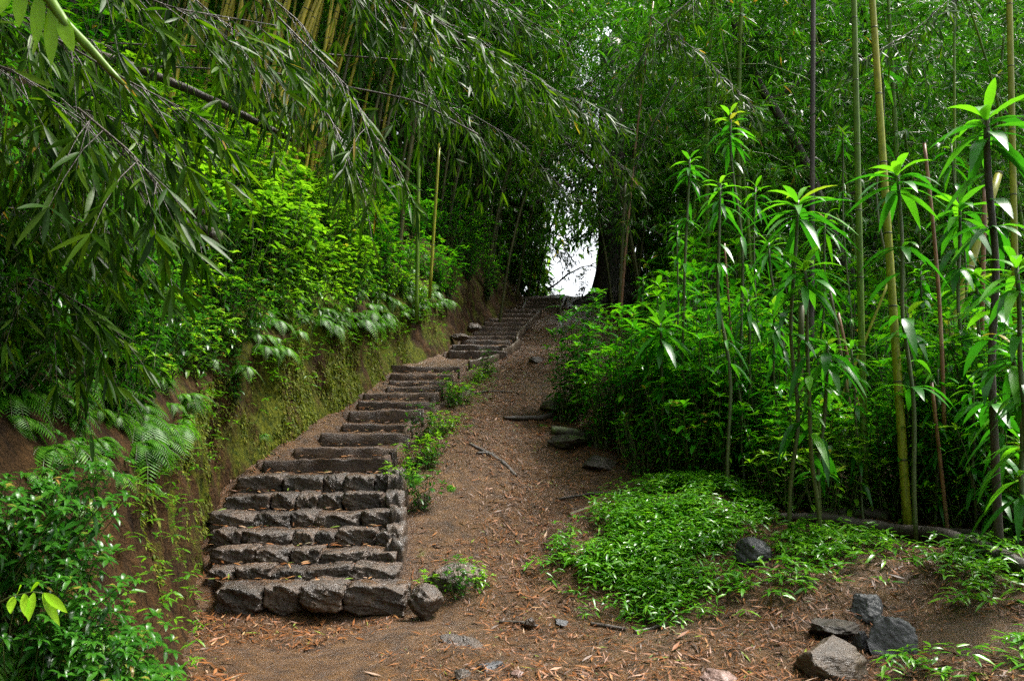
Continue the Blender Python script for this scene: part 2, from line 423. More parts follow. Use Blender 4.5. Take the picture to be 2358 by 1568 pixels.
def hill_z(x, y):
    d = xb(y) - x; w = le(y) * hf(y)
    face = zb(y) + d / np.maximum(le(y), .01)
    top = zb(y) + hf(y) + rise(np.maximum(d - w, 0)) + .12 * fbm(x, y, .9, 21, 2) * np.clip((d - w) * 2, 0, 1)
    return np.where(d < w, face, top)
def surf_z(x, y):
    x = np.asarray(x, float); y = np.asarray(y, float)
    return np.where(x < xb(y), hill_z(x, y), ground_z(x, y))
def hit(px, py, y0=2.0, y1=30.0):
    d = ray(px, py); Y = np.linspace(y0, y1, 700)
    pts = CAM[None] + d[None] * (Y / d[1])[:, None]
    s = surf_z(pts[:, 0], pts[:, 1])
    below = np.where(pts[:, 2] < s)[0]
    if len(below) == 0: return None
    p = pts[below[0]].copy(); p[2] = s[below[0]]
    return p

def grid_mesh(name, X, Y, Z, keep, mat, moss=None, smooth=True):
    nr, nc = X.shape
    idx = np.arange(nr * nc).reshape(nr, nc)
    q = np.stack([idx[:-1, :-1], idx[:-1, 1:], idx[1:, 1:], idx[1:, :-1]], -1)
    if keep is not None: q = q[keep]
    q = q.reshape(-1, 4)
    used = np.unique(q); remap = np.zeros(nr * nc, int); remap[used] = np.arange(len(used))
    V = np.stack([X.ravel(), Y.ravel(), Z.ravel()], 1)[used]
    o = mesh_np(name, V, remap[q].ravel(), np.full(len(q), 4), mat, None, None, smooth)
    a = o.data.attributes.new('moss', 'FLOAT', 'POINT')
    a.data.foreach_set('value', (np.zeros(nr * nc) if moss is None else moss.ravel())[used].astype(np.float32))
    return o

def spaced(a, b, n, p=1.0):
    return a + (b - a) * np.linspace(0, 1, n) ** p
gy = np.concatenate([[-160, -60, -25, -8, -3, 0, 1.5], spaced(2.5, 26, 430, 1.7), [28, 31, 36, 45, 70, 120, 300]])
gx = np.concatenate([[-300, -90, -30, -12, -6], np.arange(-3.6, 5.2, .026), spaced(5.3, 14, 40, 1.3), [17, 22, 30, 60, 120, 300]])
GX, GY = np.meshgrid(gx, gy)
GZ = ground_z(GX, GY)
GZ = np.where((np.abs(GX) > 25) | (GY > 45) | (GY < -20), np.minimum(GZ, 0) * 0 - .5, GZ)
PC = np.array([(3.5, -.3, 1.6), (5.0, .0, 1.5), (5.6, .15, .75), (6.6, .22, .55), (7.4, .2, .5), (8.8, .1, .5), (9.9, .13, .45), (11.5, .45, .55), (14.5, .96, .7), (19, 1.5, .7), (22, 1.2, 1.0), (26, 1.2, 1.0)])
def path_mask(x, y):
    c = np.interp(y, PC[:, 0], PC[:, 1]); h = np.interp(y, PC[:, 0], PC[:, 2])
    e = vnoise(x, y, 2.0, 31) * .12
    return (np.abs(x - c) < h + e) & (y > 2) & (y < 25) & (x > xb(y) - .4)
fc = lambda A: (A[:-1, :-1] + A[1:, 1:]) / 2
PM = path_mask(fc(GX), fc(GY))
mossG = np.clip(1 - np.hypot(GX - np.interp(GY, [5.5, 6.5, 8, 9.5, 11], [-.6, -.72, -.75, -.55, -.3]), 0) / .38, 0, 1) * ((GY > 5.7) & (GY < 11.2))
mossG = np.maximum(mossG * .62, np.clip((GX - 1.2) / 2, 0, .75) * np.clip((GY - 5.0) / 2, 0, 1))
under = fc(GX) < (xb(fc(GY)) - .35)
struct(grid_mesh('ground', GX, GY, GZ, ~PM & ~(under & (fc(GY) > -6) & (fc(GY) < 38) & (fc(GX) > -20)), M['mud'], mossG))
struct(grid_mesh('path', GX, GY, GZ, PM, M['mud'], mossG))

# left bank with its mossy cut face and the slope above it
hy = np.concatenate([spaced(-6, 2.5, 12), np.arange(2.6, 12, .028), spaced(12.05, 24, 150, 1.2), spaced(24.5, 40, 20)])
s_f = np.linspace(-.25, 1, 46); d_s = np.concatenate([spaced(.02, 3, 60, 1.2), spaced(3.2, 22, 26, 1.4)])
HYf, SF = np.meshgrid(hy, s_f)
face_n = fbm(HYf, SF * hf(HYf) * .3, 3.2, 40, 4) * .06 + fbm(HYf, SF * hf(HYf) * .5, 11, 44, 3) * .03
bell = np.clip(1.1 - np.abs(SF - .45) * 1.2, .15, 1)
Xf = xb(HYf) - le(HYf) * np.maximum(SF, 0) * hf(HYf) - face_n * bell - .06 * np.sin(np.clip(SF, 0, 1) * math.pi)
Zf = zb(HYf) + SF * hf(HYf)
HYs, DS = np.meshgrid(hy, d_s)
Xs = xb(HYs) - le(HYs) * hf(HYs) - DS
Zs = hill_z(Xs, HYs) + fbm(Xs, HYs, 4, 50, 3) * .035 * np.clip(DS * 4, 0, 1)
HX = np.concatenate([Xf, Xs]); HY = np.concatenate([HYf, HYs]); HZ = np.concatenate([Zf, Zs])
rowp = np.concatenate([s_f, np.ones(len(d_s))])
mossH = np.clip(.35 + .45 * np.interp(HY, [3, 4.8, 6.0, 8, 11, 14], [.0, .1, .45, .9, .75, .4]) + 0 * HX, 0, 1.0)
struct(grid_mesh('hillside', HX[:, ::-1], HY[:, ::-1], HZ[:, ::-1], None, M['bank'], mossH[:, ::-1]))

# ------------------------------------------------------------------ rocks
def rock_mesh(seed, sub=5, planes=18, cut=(.5, .86), rough=.075, box=0.0):
    r = np.random.RandomState(seed)
    bm = bmesh.new(); bmesh.ops.create_icosphere(bm, subdivisions=sub, radius=1)
    V = np.array([v.co[:] for v in bm.verts]); F_ = [tuple(v.index for v in f.verts) for f in bm.faces]; bm.free()
    if box > 0:
        k = 1 / np.abs(V).max(1)[:, None]
        V = V * (1 - box) + V * k * box
    for _ in range(planes):
        n = unit(r.normal(size=3)); c = r.uniform(*cut) * (1.2 if box else 1)
        dd = V @ n; V = V - np.where(dd > c, (dd - c) * .97, 0)[:, None] * n
    o = r.rand() * 50
    n1 = fbm(V[:, 0] + V[:, 2] * 1.3 + o, V[:, 1] - V[:, 2] * .7 + o, 1.8, seed % 7, 4)
    n2 = fbm(V[:, 0] - V[:, 1] * .9 + o, V[:, 2] + o, 5, seed % 5, 3)
    n3 = fbm(V[:, 0] + V[:, 1] * .6 - o, V[:, 2] - V[:, 1] * .8 + o, 12, seed % 11, 3)
    V = V * (1 + rough * n1 - rough * .8 * np.abs(n2) + rough * .45 * n3)[:, None]
    return V, F_

def rock(label, px, py, wpx, hpx, Y, mat, seed, depth=.9, rz=None, group=None, sink=.18, cat='rock', name='rock', tilt=0.0, **kw):
    V, F_ = rock_mesh(seed, **kw)
    w = wpx / F * Y / 2; h = hpx / F * Y / 2
    V = V * np.array([w, w * depth, h])
    ct, st = math.cos(tilt), math.sin(tilt)
    V = np.stack([V[:, 0] * ct - V[:, 2] * st, V[:, 1], V[:, 0] * st + V[:, 2] * ct], 1)
    b = MB(); b.add(V, F_)
    o = b.build(name, M[mat])
    q = P(px, py, Y); q[2] -= h * sink; o.location = tuple(q)
    return tag(o, label, cat, group)

rock('large brown layered boulder at the path edge in the foreground', 1910, 1515, 205, 150, 3.95, 'rock_brown', 3, tilt=-.22, rough=.05)
rock('angular grey boulder behind the large brown boulder', 2052, 1478, 140, 135, 4.25, 'rock_grey', 8, tilt=-.1)
rock('narrow dark stone wedged between the brown and grey boulders', 1985, 1482, 62, 105, 4.3, 'rock_grey', 12)
rock('grey pointed rock among seedlings above the angular grey boulder', 2000, 1395, 95, 92, 4.7, 'rock_grey', 17, tilt=.25)
rock('flat blackish slab lying above the brown boulder', 1920, 1440, 140, 46, 4.5, 'bark', 21)
rock('small dark rock half buried under the bare soil bank', 1860, 1345, 72, 52, 4.95, 'bark', 25)
rock('rounded grey rock at the right edge of the ground cover mound', 1732, 1268, 84, 74, 5.35, 'rock_grey', 31, planes=9, cut=(.75, .95))
rock('dark round stone at the right end of the bottom step', 978, 1378, 82, 84, 5.12, 'stone', 36, planes=10, cut=(.7, .95))
rock('pale mossy rock with small ferns beside the lowest steps', 1048, 1330, 150, 84, 5.55, 'stone', 41, planes=10, cut=(.7, .95))
rock('ridged brown stone sunk in the path in front of the steps', 1062, 1492, 125, 70, 4.4, 'stone', 45, tilt=-.3)
rock('grey brown stone at the bottom edge of the photo, mid path', 1128, 1545, 88, 80, 4.0, 'rock_grey', 49)
rock('small blackish curved stone at the bottom edge beside the grey one', 1064, 1556, 52, 40, 3.9, 'bark', 53)
rock('long flat stone set beside the stone steps, level with the third step', 1022, 1252, 140, 34, 6.15, 'mud', 57, planes=10, cut=(.7, .95))
rock('smooth muddy stone bulging from the slope beside the top stone step', 985, 1160, 110, 70, 6.75, 'mud', 61, planes=8, cut=(.75, .95))
rock('dark round rock standing in the upper trail', 1237, 832, 46, 42, 11.3, 'bark', 66)
rock('black flat rock under the overhanging shrubs by the trail', 1382, 1068, 130, 52, 7.7, 'bark', 70)
rock('dark rock under shrub leaves beside the bent root', 1310, 1010, 130, 60, 8.3, 'bark_moss', 74)
rock('reddish flat stone pressed in the mud at the bottom edge', 1655, 1556, 110, 40, 3.85, 'rock_pink', 78)
rock('small pinkish stone on the foreground mud', 1192, 1552, 40, 24, 3.86, 'rock_pink', 82)
rock('small dark stone on the litter in mid path', 1218, 1432, 34, 28, 4.85, 'stone', 86)
rock('small grey stone in the foreground path right of the dark one', 1290, 1432, 40, 24, 4.85, 'rock_grey', 88)
rock('dark lump of stone on the path beside the ground cover mound', 1185, 1252, 42, 24, 6.2, 'stone', 90)
rock('grey boulder at the foot of the bank by the upper stairs', 1090, 752, 42, 30, 13.5, 'stone', 94)
rock('low grey stone on the bank side of the upper stairs', 1062, 775, 50, 26, 12.9, 'stone', 97)
rock('mossy green hump of stone under the shrubs at the trail bend', 1285, 935, 90, 60, 9.4, 'rock_moss', 99)

# ------------------------------------------------------------------ staircases
def step_pts(i):
    xl, xr, pt, pb, Y = STEPS[i]
    return P(xl, pt, Y), P(xr, pt, Y), P(xl, pb, Y), P(xr, pb, Y)

def tread_mesh(a, b, c, d, rough=.018, skirt=.28, seed=0):
    """mud tread: a,b front left/right, c,d back left/right, with a skirt down to the soil"""
    nu, nv = 36, 12
    u = np.linspace(0, 1, nu)[None, :, None]; v = np.linspace(0, 1, nv)[:, None, None]
    G = (a * (1 - u) + b * u) * (1 - v) + (c * (1 - u) + d * u) * v
    G[..., 2] += fbm(G[..., 0], G[..., 1], 8, seed, 4) * rough
    V = G.reshape(-1, 3); f = []
    for r in range(nv - 1):
        for k in range(nu - 1):
            f.append((r * nu + k, r * nu + k + 1, (r + 1) * nu + k + 1, (r + 1) * nu + k))
    ring = list(range(nu)) + [r * nu + nu - 1 for r in range(1, nv)] + [(nv - 1) * nu + k for k in range(nu - 2, -1, -1)] + [r * nu for r in range(nv - 2, 0, -1)]
    n0 = len(V); low = V[ring].copy(); low[:, 2] -= skirt
    V = np.concatenate([V, low]); m = len(ring)
    for k in range(m):
        f.append((ring[k], n0 + k, n0 + (k + 1) % m, ring[(k + 1) % m]))
    return V, f

def board_mesh(p0, p1, h, t, seed=0, n=40, lean=.0):
    """one plank with its top along p0-p1, rough wet faces and softened worn top edge"""
    p0 = np.asarray(p0, float); p1 = np.asarray(p1, float)
    dr = p1 - p0; Ln = np.linalg.norm(dr); dr /= Ln
    nrm = unit(np.cross(dr, [0, 0, 1])); up = np.array([0, 0, 1.0])
    prof = [(-t, -h), (-t, -h * .5), (-t, -.012), (-t * .7, 0), (-t * .2, 0), (0, -.012), (0, -h * .5), (0, -h)]
    # profile x<0 is the back of the board
    V = []; m = len(prof)
    for i in range(n):
        s = i / (n - 1); c = p0 + dr * Ln * s
        for j, (a, b) in enumerate(prof):
            w = vnoise(np.array([s * Ln * 6 + seed]), np.array([j * .7 + seed]), 1.0, 5)[0]
            w2 = vnoise(np.array([s * Ln * 14 + seed]), np.array([seed * 1.7]), 1.0, 6)[0]
            V.append(c + nrm * (a + .010 * w + lean * b) + up * (b + (.010 * w2 + .007 * w if b > -.05 else 0)))
    f = []
    for i in range(n - 1):
        for j in range(m):
            j2 = (j + 1) % m
            f.append((i * m + j, i * m + j2, (i + 1) * m + j2, (i + 1) * m + j))
    f.append(tuple(range(m))[::-1]); f.append(tuple((n - 1) * m + j for j in range(m)))
    return np.array(V), f

st = empty('stone_staircase', P(720, 1402, 5.2))
tag(st, 'flight of seven rough dark stone steps at the foot of the trail', 'stairs')
base = np.array(st.location)
for i in range(7):
    A, B, A0, B0 = step_pts(i)
    if i < 6: nA, nB = step_pts(i + 1)[2:]
    else:
        nA, nB = P(560, 1092, 6.98), P(925, 1092, 6.98)
    back = np.array([0, .06, 0])
    V, f = tread_mesh(A + [0, .10, -.006], B + [0, .10, -.006], nA + back + [0, 0, .004], nB + back + [0, 0, .004], .016, .3, i)
    m = MB(); m.add(V - base, f)
    sp = m.build('step', M['mud'], st)
    W = B[0] - A[0]; x = 0; k = 0
    while x < W - .02:
        w = R.uniform(.15, .38) if i else R.uniform(.24, .42)
        if W - x - w < .10: w = W - x
        h = (A[2] - A0[2]) * R.uniform(1.0, 1.16) + (.06 if i else .02)
        if i in (1, 2) and R.random() < .3: h *= .85
        V, F_ = rock_mesh(200 + i * 20 + k, 5, 6, (.96, 1.10), .075, box=.94)
        dep = R.uniform(.24, .32)
        sc = np.array([w * .5 * R.uniform(.98, 1.04), dep * .5, h * .5 * 1.06])
        V = V * sc; a = R.gauss(0, .05); V = np.stack([V[:, 0] * math.cos(a) - V[:, 2] * math.sin(a), V[:, 1], V[:, 0] * math.sin(a) + V[:, 2] * math.cos(a)], 1)
        zc = A[2] - h * .5 + R.uniform(-.018, .012)
        cen = np.array([A[0] + x + w * .5, A[1] + dep * .5 - .03 + R.uniform(-.03, .025) + (.05 * ((x / W) - .5) if i == 0 else 0), zc])
        m = MB(); m.add(V + cen - base, F_)
        m.build('stone', M['stone'], sp)
        x += w; k += 1
# masonry cheek on the right of the stone flight
m = MB()
for j, (yy, zt, zbm) in enumerate([(5.86, .34, .0), (6.04, .42, .05), (6.24, .52, .1), (6.46, .62, .2), (6.68, .72, .3), (6.88, .76, .4)]):
    V, F_ = rock_mesh(330 + j, 4, 5, (.95, 1.1), .09, box=.92)
    xx = P(916, 1100, yy)[0]
    m.add(V * np.array([.07, .15, (zt - zbm) * .5 + .05]) + np.array([xx, yy, (zt + zbm) / 2]) - base, F_)
m.build('side_wall', M['stone'], st)

def board_flight(idx, label, board_m, nextback):
    o = empty('wooden_staircase', P((STEPS[idx[0]][0] + STEPS[idx[0]][1]) / 2, STEPS[idx[0]][3], STEPS[idx[0]][4]))
    tag(o, label, 'stairs')
    b0 = np.array(o.location)
    for i in idx:
        A, B, A0, B0 = step_pts(i)
        if i + 1 <= idx[-1]: nA, nB = step_pts(i + 1)[2:]
        else: nA, nB = nextback
        t = .045
        V, f = tread_mesh(A + [-.12, t * .5, -.018], B + [.03, t * .5, -.018], nA + [-.12, .05, .0], nB + [.03, .05, .0], .014, .3, i)
        m = MB(); m.add(V - b0, f); sp = m.build('step', M['mud'], o)
        h = A[2] - A0[2] + .10
        jz = R.uniform(-.012, .012)
        V, f = board_mesh(A - b0 + [-.05, 0, jz], B - b0 + [.05, 0, -jz], h, t, i * 3.1)
        m = MB(); m.add(V, f); m.build('riser_board', board_m, sp)
    return o, b0
low, lb = board_flight(range(7, 18), 'lower flight of muddy plank steps above the stone steps', M['wood'], (P(930, 826, 11.9), P(1090, 826, 11.9)))
def edge_board(par, b0, pts, h, t, mat='edge'):
    for k in range(len(pts) - 1):
        V, f = board_mesh(P(*pts[k]) - b0, P(*pts[k + 1]) - b0, h, t, k * 2.3 + len(pts))
        m = MB(); m.add(V, f); m.build('edge_board', M[mat], par)
edge_board(low, lb, [(890, 1052, 7.1), (925, 1022, 7.6), (948, 968, 8.15)], .26, .05, 'wood')
edge_board(low, lb, [(1000, 938, 8.8), (1092, 893, 9.75)], .22, .05, 'wood')
# short posts pegging the lower flight
for (px, py, Y, h) in [(868, 1052, 7.05, .22), (905, 1040, 7.25, .2), (955, 960, 8.3, .2), (995, 915, 9.0, .16)]:
    p = P(px, py, Y); m = MB(); m.tube(np.array([p + [0, 0, -h], p + [.005, 0, -.4 * h], p]) - lb, [.04, .04, .036], 9)
    m.build('peg', M['wood'], low, smooth=False)
up, ub = board_flight(range(18, 31), 'upper flight of dark plank steps climbing to the bright gap', M['wood'], (P(1212, 684, 20.9), P(1300, 684, 20.9)))
edge_board(up, ub, [(1085, 830, 11.2), (1150, 815, 11.9)], .16, .05)
edge_board(up, ub, [(1160, 803, 12.1), (1178, 797, 12.5), (1198, 780, 13.0)], .2, .05)
edge_board(up, ub, [(1193, 776, 13.2), (1196, 764, 14.0), (1218, 742, 15.4), (1248, 711, 17.8)], .2, .05)
edge_board(up, ub, [(1293, 712, 18.2), (1304, 684, 20.4)], .2, .07)
edge_board(up, ub, [(1206, 706, 18.3), (1215, 686, 20.3)], .2, .06)

# ------------------------------------------------------------------ bamboo
def bamboo_proto(name, seed, H, r0, lean, bend, fb, mat, leafmat, nb=2, clusters=6, Lb=(.7, 1.4), leaf=(.11, .17), top=1.0, step=.34, detail=2, seg=8, wide=.13):
    """one bamboo: jointed culm, bent towards its own +X, with leafy side branches"""
    R.seed(seed)
    root = empty(name, (0, 0, 0))
    n = int(H / step)
    S = np.linspace(0, 1, n + 1)
    wob = R.uniform(-.02, .02)
    pos = lambda s: np.array([lean * H * s + bend * H * s ** 2.6, wob * H * math.sin(s * 5), H * s * (1 - .28 * bend * s * s * 1.6)])
    mb = MB(); pts = []; rr = []
    for i, s in enumerate(S):
        p = pos(s); r = max(.004, r0 * (1 - s) ** .75)
        pts.append(p); rr.append(r)
    P_ = []; Q_ = []
    for i in range(n):
        for t in (0, .5): P_.append(pts[i] * (1 - t) + pts[i + 1] * t); Q_.append(rr[i] * (1 - t) + rr[i + 1] * t)
    P_.append(pts[-1]); Q_.append(rr[-1])
    mb.tube(P_, Q_, seg, 0)
    for i in range(n):
        if rr[i] > .008:
            tv = unit(pts[i + 1] - pts[i]); k = rr[i]
            mb.tube([pts[i] - tv * k * .28, pts[i] - tv * .1 * k, pts[i] + tv * .1 * k, pts[i] + tv * .28 * k], [k * 1.01, k * 1.13, k * 1.13, k * 1.01], seg, 1, cap=False)
    lf = Leaves()
    for i in range(1, n + 1):
        s = S[i]
        if s < fb: continue
        for b in range(nb if s < .97 else nb + 2):
            az = R.uniform(0, 2 * math.pi); el = R.uniform(.1, .75)
            L = R.uniform(*Lb) * (.55 + .9 * math.sin(math.pi * min(1, max(.12, (s - fb) / (1.02 - fb)))) ** .7) * (top if s > .8 else 1)
            d = np.array([math.cos(az) * math.cos(el), math.sin(az) * math.cos(el), math.sin(el)])
            p = pts[i]; q = [p + d * L * t - np.array([0, 0, 1]) * L * .55 * t * t for t in (0, .35, .7, 1)]
            mb.tube(q, [.006, .005, .0035, .002], 3, 0, cap=False)
            for c in range(clusters):
                t = .22 + .78 * (c + R.random() * .8) / clusters
                o = p + d * L * t - np.array([0, 0, 1]) * L * .55 * t * t
                a2 = R.uniform(0, 2 * math.pi); sub = unit(d * .6 + np.array([math.cos(a2), math.sin(a2), R.uniform(-.5, .3)]))
                o2 = o + sub * R.uniform(.04, .16)
                for k in range(R.randint(3, 5)):
                    dd = unit(sub + np.array([R.gauss(0, .55), R.gauss(0, .55), R.gauss(-.35, .35)]))
                    ll = R.uniform(*leaf)
                    lf.add(o2, dd, ll, ll * wide * R.uniform(.85, 1.2), R.uniform(.15, .5))
    mb.build('culm', [mat, M['node']], root)
    lf.build('foliage', leafmat, root, detail)
    return root

def put(root, x, y, z=None, rz=0.0, sc=1.0, first=None, rx=0.0, ry=0.0, lab=None, cat=None, grp=None):
    if z is None: z = float(surf_z(x, y)) - .06
    root.location = (x, y, z); root.rotation_euler = (rx, ry, rz); root.scale = (sc,) * 3
    if lab: tag(root, lab, cat, grp)
    return root

USED = set()
def spawn(proto, x, y, **kw):
    o = proto
    if proto.name in USED: o = copy_tree(proto)
    USED.add(proto.name)
    return put(o, x, y, **kw)

def jit(a): return R.uniform(-a, a)

# ---- left grove of yellow culms on the slope: bare low culms, leafy tops
yb = [bamboo_proto('bamboo', 20 + k, [7.5, 8.4, 6.8, 8.0][k], [.026, .031, .022, .028][k], [.11, .14, .09, .16][k], [.16, .24, .12, .3][k], .60, M['culm_y'], LM['bam'], 2, 7) for k in range(4)]
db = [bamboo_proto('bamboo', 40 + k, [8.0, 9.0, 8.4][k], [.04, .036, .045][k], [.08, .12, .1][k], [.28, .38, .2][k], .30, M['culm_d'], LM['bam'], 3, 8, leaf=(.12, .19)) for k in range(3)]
R.seed(5)
LAB_Y = 'yellow green bamboo culm standing among others in the grove on the left slope'
for k in range(88):
    px = R.uniform(360, 950); Y = R.uniform(8.3, 12.5)
    x = P(px, 400, Y)[0]
    if xb(np.array([Y]))[0] - x < .9: continue
    spawn(R.choice(yb), x, Y, rz=jit(.7), sc=R.uniform(.85, 1.1), lab=LAB_Y, cat='bamboo', grp='yellow green bamboo culms in the grove on the left slope')
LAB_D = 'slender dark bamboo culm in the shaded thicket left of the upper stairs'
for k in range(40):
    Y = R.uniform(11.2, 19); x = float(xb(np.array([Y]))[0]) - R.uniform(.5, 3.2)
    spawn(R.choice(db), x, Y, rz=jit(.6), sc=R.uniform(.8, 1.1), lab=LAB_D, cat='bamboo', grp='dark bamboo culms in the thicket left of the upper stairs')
# ---- right forest
gb = [bamboo_proto('bamboo', 60 + k, [8.5, 9.5, 7.2, 8.8][k], [.034, .042, .028, .038][k], [.02, -.03, .05, .03][k], [.1, .16, .22, .2][k], [.10, .16, .06, .12][k], M['culm_g'], LM['bam_far'], 3, 8, leaf=(.13, .2)) for k in range(4)]
R.seed(6)
LAB_G = 'leafy green bamboo standing among others in the dense forest right of the trail'
for k in range(96):
    Y = 9.5 + 14 * R.random() ** .8; px = R.uniform(1440 + 1750 / Y, 2480)
    x = P(px, 400, Y)[0]
    spawn(R.choice(gb), x, Y, rz=R.uniform(0, 6.28), sc=R.uniform(.75, 1.15), lab=LAB_G, cat='bamboo', grp='leafy bamboos in the forest right of the trail')
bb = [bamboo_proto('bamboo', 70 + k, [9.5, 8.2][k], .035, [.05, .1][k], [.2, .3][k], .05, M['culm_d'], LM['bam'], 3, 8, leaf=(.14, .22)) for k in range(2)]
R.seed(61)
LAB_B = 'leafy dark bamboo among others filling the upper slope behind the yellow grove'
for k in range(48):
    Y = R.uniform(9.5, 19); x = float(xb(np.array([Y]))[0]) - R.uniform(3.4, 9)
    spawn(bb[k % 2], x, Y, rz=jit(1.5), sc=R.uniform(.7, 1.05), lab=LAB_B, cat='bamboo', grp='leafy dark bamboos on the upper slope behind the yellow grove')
# bamboos bordering the far end and arching over the trail
LAB_A = 'bamboo arching over the far end of the trail around the bright gap'
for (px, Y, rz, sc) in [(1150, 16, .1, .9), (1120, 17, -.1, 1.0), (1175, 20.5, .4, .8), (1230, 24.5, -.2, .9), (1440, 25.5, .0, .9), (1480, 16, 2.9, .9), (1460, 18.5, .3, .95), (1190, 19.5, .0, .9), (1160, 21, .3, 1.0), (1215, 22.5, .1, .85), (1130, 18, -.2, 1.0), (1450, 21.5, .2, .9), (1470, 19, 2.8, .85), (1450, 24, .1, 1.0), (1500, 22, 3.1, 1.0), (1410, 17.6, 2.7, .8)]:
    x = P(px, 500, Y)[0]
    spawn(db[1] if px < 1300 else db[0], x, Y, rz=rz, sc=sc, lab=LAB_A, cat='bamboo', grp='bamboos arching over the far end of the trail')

R.seed(63)
for k in range(16):  # mostly unseen bamboos, added so their crowns shade the near left
    Y = R.uniform(1.0, 6.0); x = float(xb(np.array([Y]))[0]) - R.uniform(1.9, 4.6)
    spawn(bb[1], x, Y, rz=jit(.5), sc=R.uniform(.75, .95), lab='leafy dark bamboo added on the near left slope to shade the bank', cat='bamboo', grp='leafy bamboos added for shade on the near left slope')
for k in range(3):  # mostly out of view, added for shade and kept few for light
    Y = R.uniform(3.5, 9); x = R.uniform(4.2, 7.5)
    if x / Y < .8: x = .72 * Y + 1.0
    spawn(gb[k % 4], x, Y, rz=jit(1.2), sc=R.uniform(.8, 1.0), lab='mostly unseen green bamboo added for shade at the right of the clearing', cat='bamboo', grp='bamboos added for shade at the right of the clearing')
R.seed(64)
for k in range(6):  # unseen canopy over the camera, added to shade the near left foliage
    Y = .6 + .5 * k; x = float(xb(np.array([Y]))[0]) - R.uniform(1.2, 2.2)
    spawn(db[1], x, Y, rz=jit(.25), sc=R.uniform(.85, 1.0), lab='unseen tall bamboo added overhead to shade the near left bank', cat='bamboo', grp='unseen overhead bamboos added for shade')
R.seed(62)
LAB_C = 'leafy dark bamboo closing the left side of the bright gap'
for k in range(30):
    Y = R.uniform(17, 25.5); x = .14 * (Y - 20) - .25 - 3.2 * R.random() ** 1.6
    spawn(bb[k % 2], x, Y, rz=jit(.7), sc=R.uniform(.6, .85), lab=LAB_C, cat='bamboo', grp='leafy dark bamboos left of the bright gap')
# ---- single culms one can point at
def culm(label, p0, p1, Y0, Y1, r0, r1, mat, step=.42, sag=0.0, name='bamboo_culm', mats2='node', cat='bamboo', seg=12, ring=1.1, under=.3):
    a = P(*p0, Y0); b = P(*p1, Y1)
    a = a + (a - b) / np.linalg.norm(a - b) * under
    L = np.linalg.norm(b - a); n = max(3, int(L / step))
    S = np.linspace(0, 1, n * 2 + 1)
    pts = [a * (1 - s) + b * s + np.array([sag * math.sin(math.pi * s), 0, 0]) for s in S]
    rr = [r0 * (1 - s) + r1 * s for s in S]
    m = MB(); m.tube(pts, rr, seg, 0)
    for i in range(0, len(S), 2):
        if i == 0: continue
        tv = unit(pts[i] - pts[i - 1]); k = rr[i]
        m.tube([pts[i] - tv * k * .22, pts[i] - tv * .08 * k, pts[i] + tv * .08 * k, pts[i] + tv * .22 * k], [k * 1.005, k * ring, k * ring, k * 1.005], seg, 1, cap=False)
    o = m.build(name, [M[mat], M[mats2]])
    return tag(o, label, cat)
culm('tall smooth green bamboo culm, left one of the close pair in the right forest', (1990, 1040), (1955, -500), 6.3, 6.6, .027, .021, 'culm_g', .56)
culm('tall yellow green bamboo culm, right one of the close pair, leaning left', (2086, 1150), (1975, -500), 6.0, 6.5, .034, .021, 'culm_yg', .56)
culm('yellowish bamboo culm near the right edge behind the dark stemmed plant', (2345, 1000), (2316, -400), 7.0, 7.2, .03, .025, 'culm_yg', .6)
culm('thin orange brown cane leaning beside the trail, right of the gap in the canopy', (1430, 730), (1505, 0), 12.5, 12.8, .022, .014, 'cane_red', .7, -.05)
culm('dark straight trunk rising above the fountain shaped plant', (1868, 900), (1874, -300), 8.2, 8.4, .028, .024, 'bark', 2.5)
culm('pale spotted reddish cane with a broken top, right of the close culm pair', (2168, 900), (2128, 330), 5.9, 5.9, .015, .012, 'cane_red', .3, .03)
culm('leaning yellow green bamboo crossing behind the pale reddish cane', (2180, 790), (2300, 400), 7.6, 8.0, .042, .036, 'culm_yg', .5)
culm('thin green culm left of the plant with the dark stem', (2200, 760), (2196, -200), 8.0, 8.1, .014, .012, 'culm_g', .5)
culm('brown cane standing behind the dark stem at right', (2260, 780), (2268, 430), 6.6, 6.6, .02, .017, 'cane_red', .3)
culm('slender straight culm between the shrubs and the dark trunk', (1840, 980), (1846, 700), 6.9, 6.9, .026, .025, 'culm_d', .5)
culm('leaning thin olive culm under the left green culm', (1975, 1040), (1910, 660), 7.1, 7.4, .016, .014, 'culm_d', .35)
culm('tilted rusty cane in front of the dark hollow beneath the culm pair', (1985, 980), (1930, 720), 6.7, 6.8, .015, .013, 'cane_red', .25)
culm('thin yellow cane slanting up to the right below the culm pair', (1900, 1010), (2050, 640), 7.2, 7.3, .013, .011, 'culm_yg', .35)
culm('rusty thin cane rising beside the lime shrub', (2178, 1180), (2145, 880), 5.8, 5.8, .014, .012, 'cane_red', .25)
culm('thin red brown stem left in the dark of the right forest', (1690, 860), (1668, 560), 7.4, 7.4, .011, .009, 'cane_red', .3)
culm('slim pale culm at the edge of the upper trail', (1425, 735), (1440, 420), 14.5, 14.5, .035, .03, 'culm_d', .6)
culm('grey green culm standing on the bank in front of the dark thicket', (960, 690), (966, 250), 11.0, 11.2, .03, .026, 'culm_g', .6)
culm('bright slanting culm in front of the dark thicket', (992, 640), (1012, 330), 11.5, 11.6, .024, .02, 'culm_yg', .6)

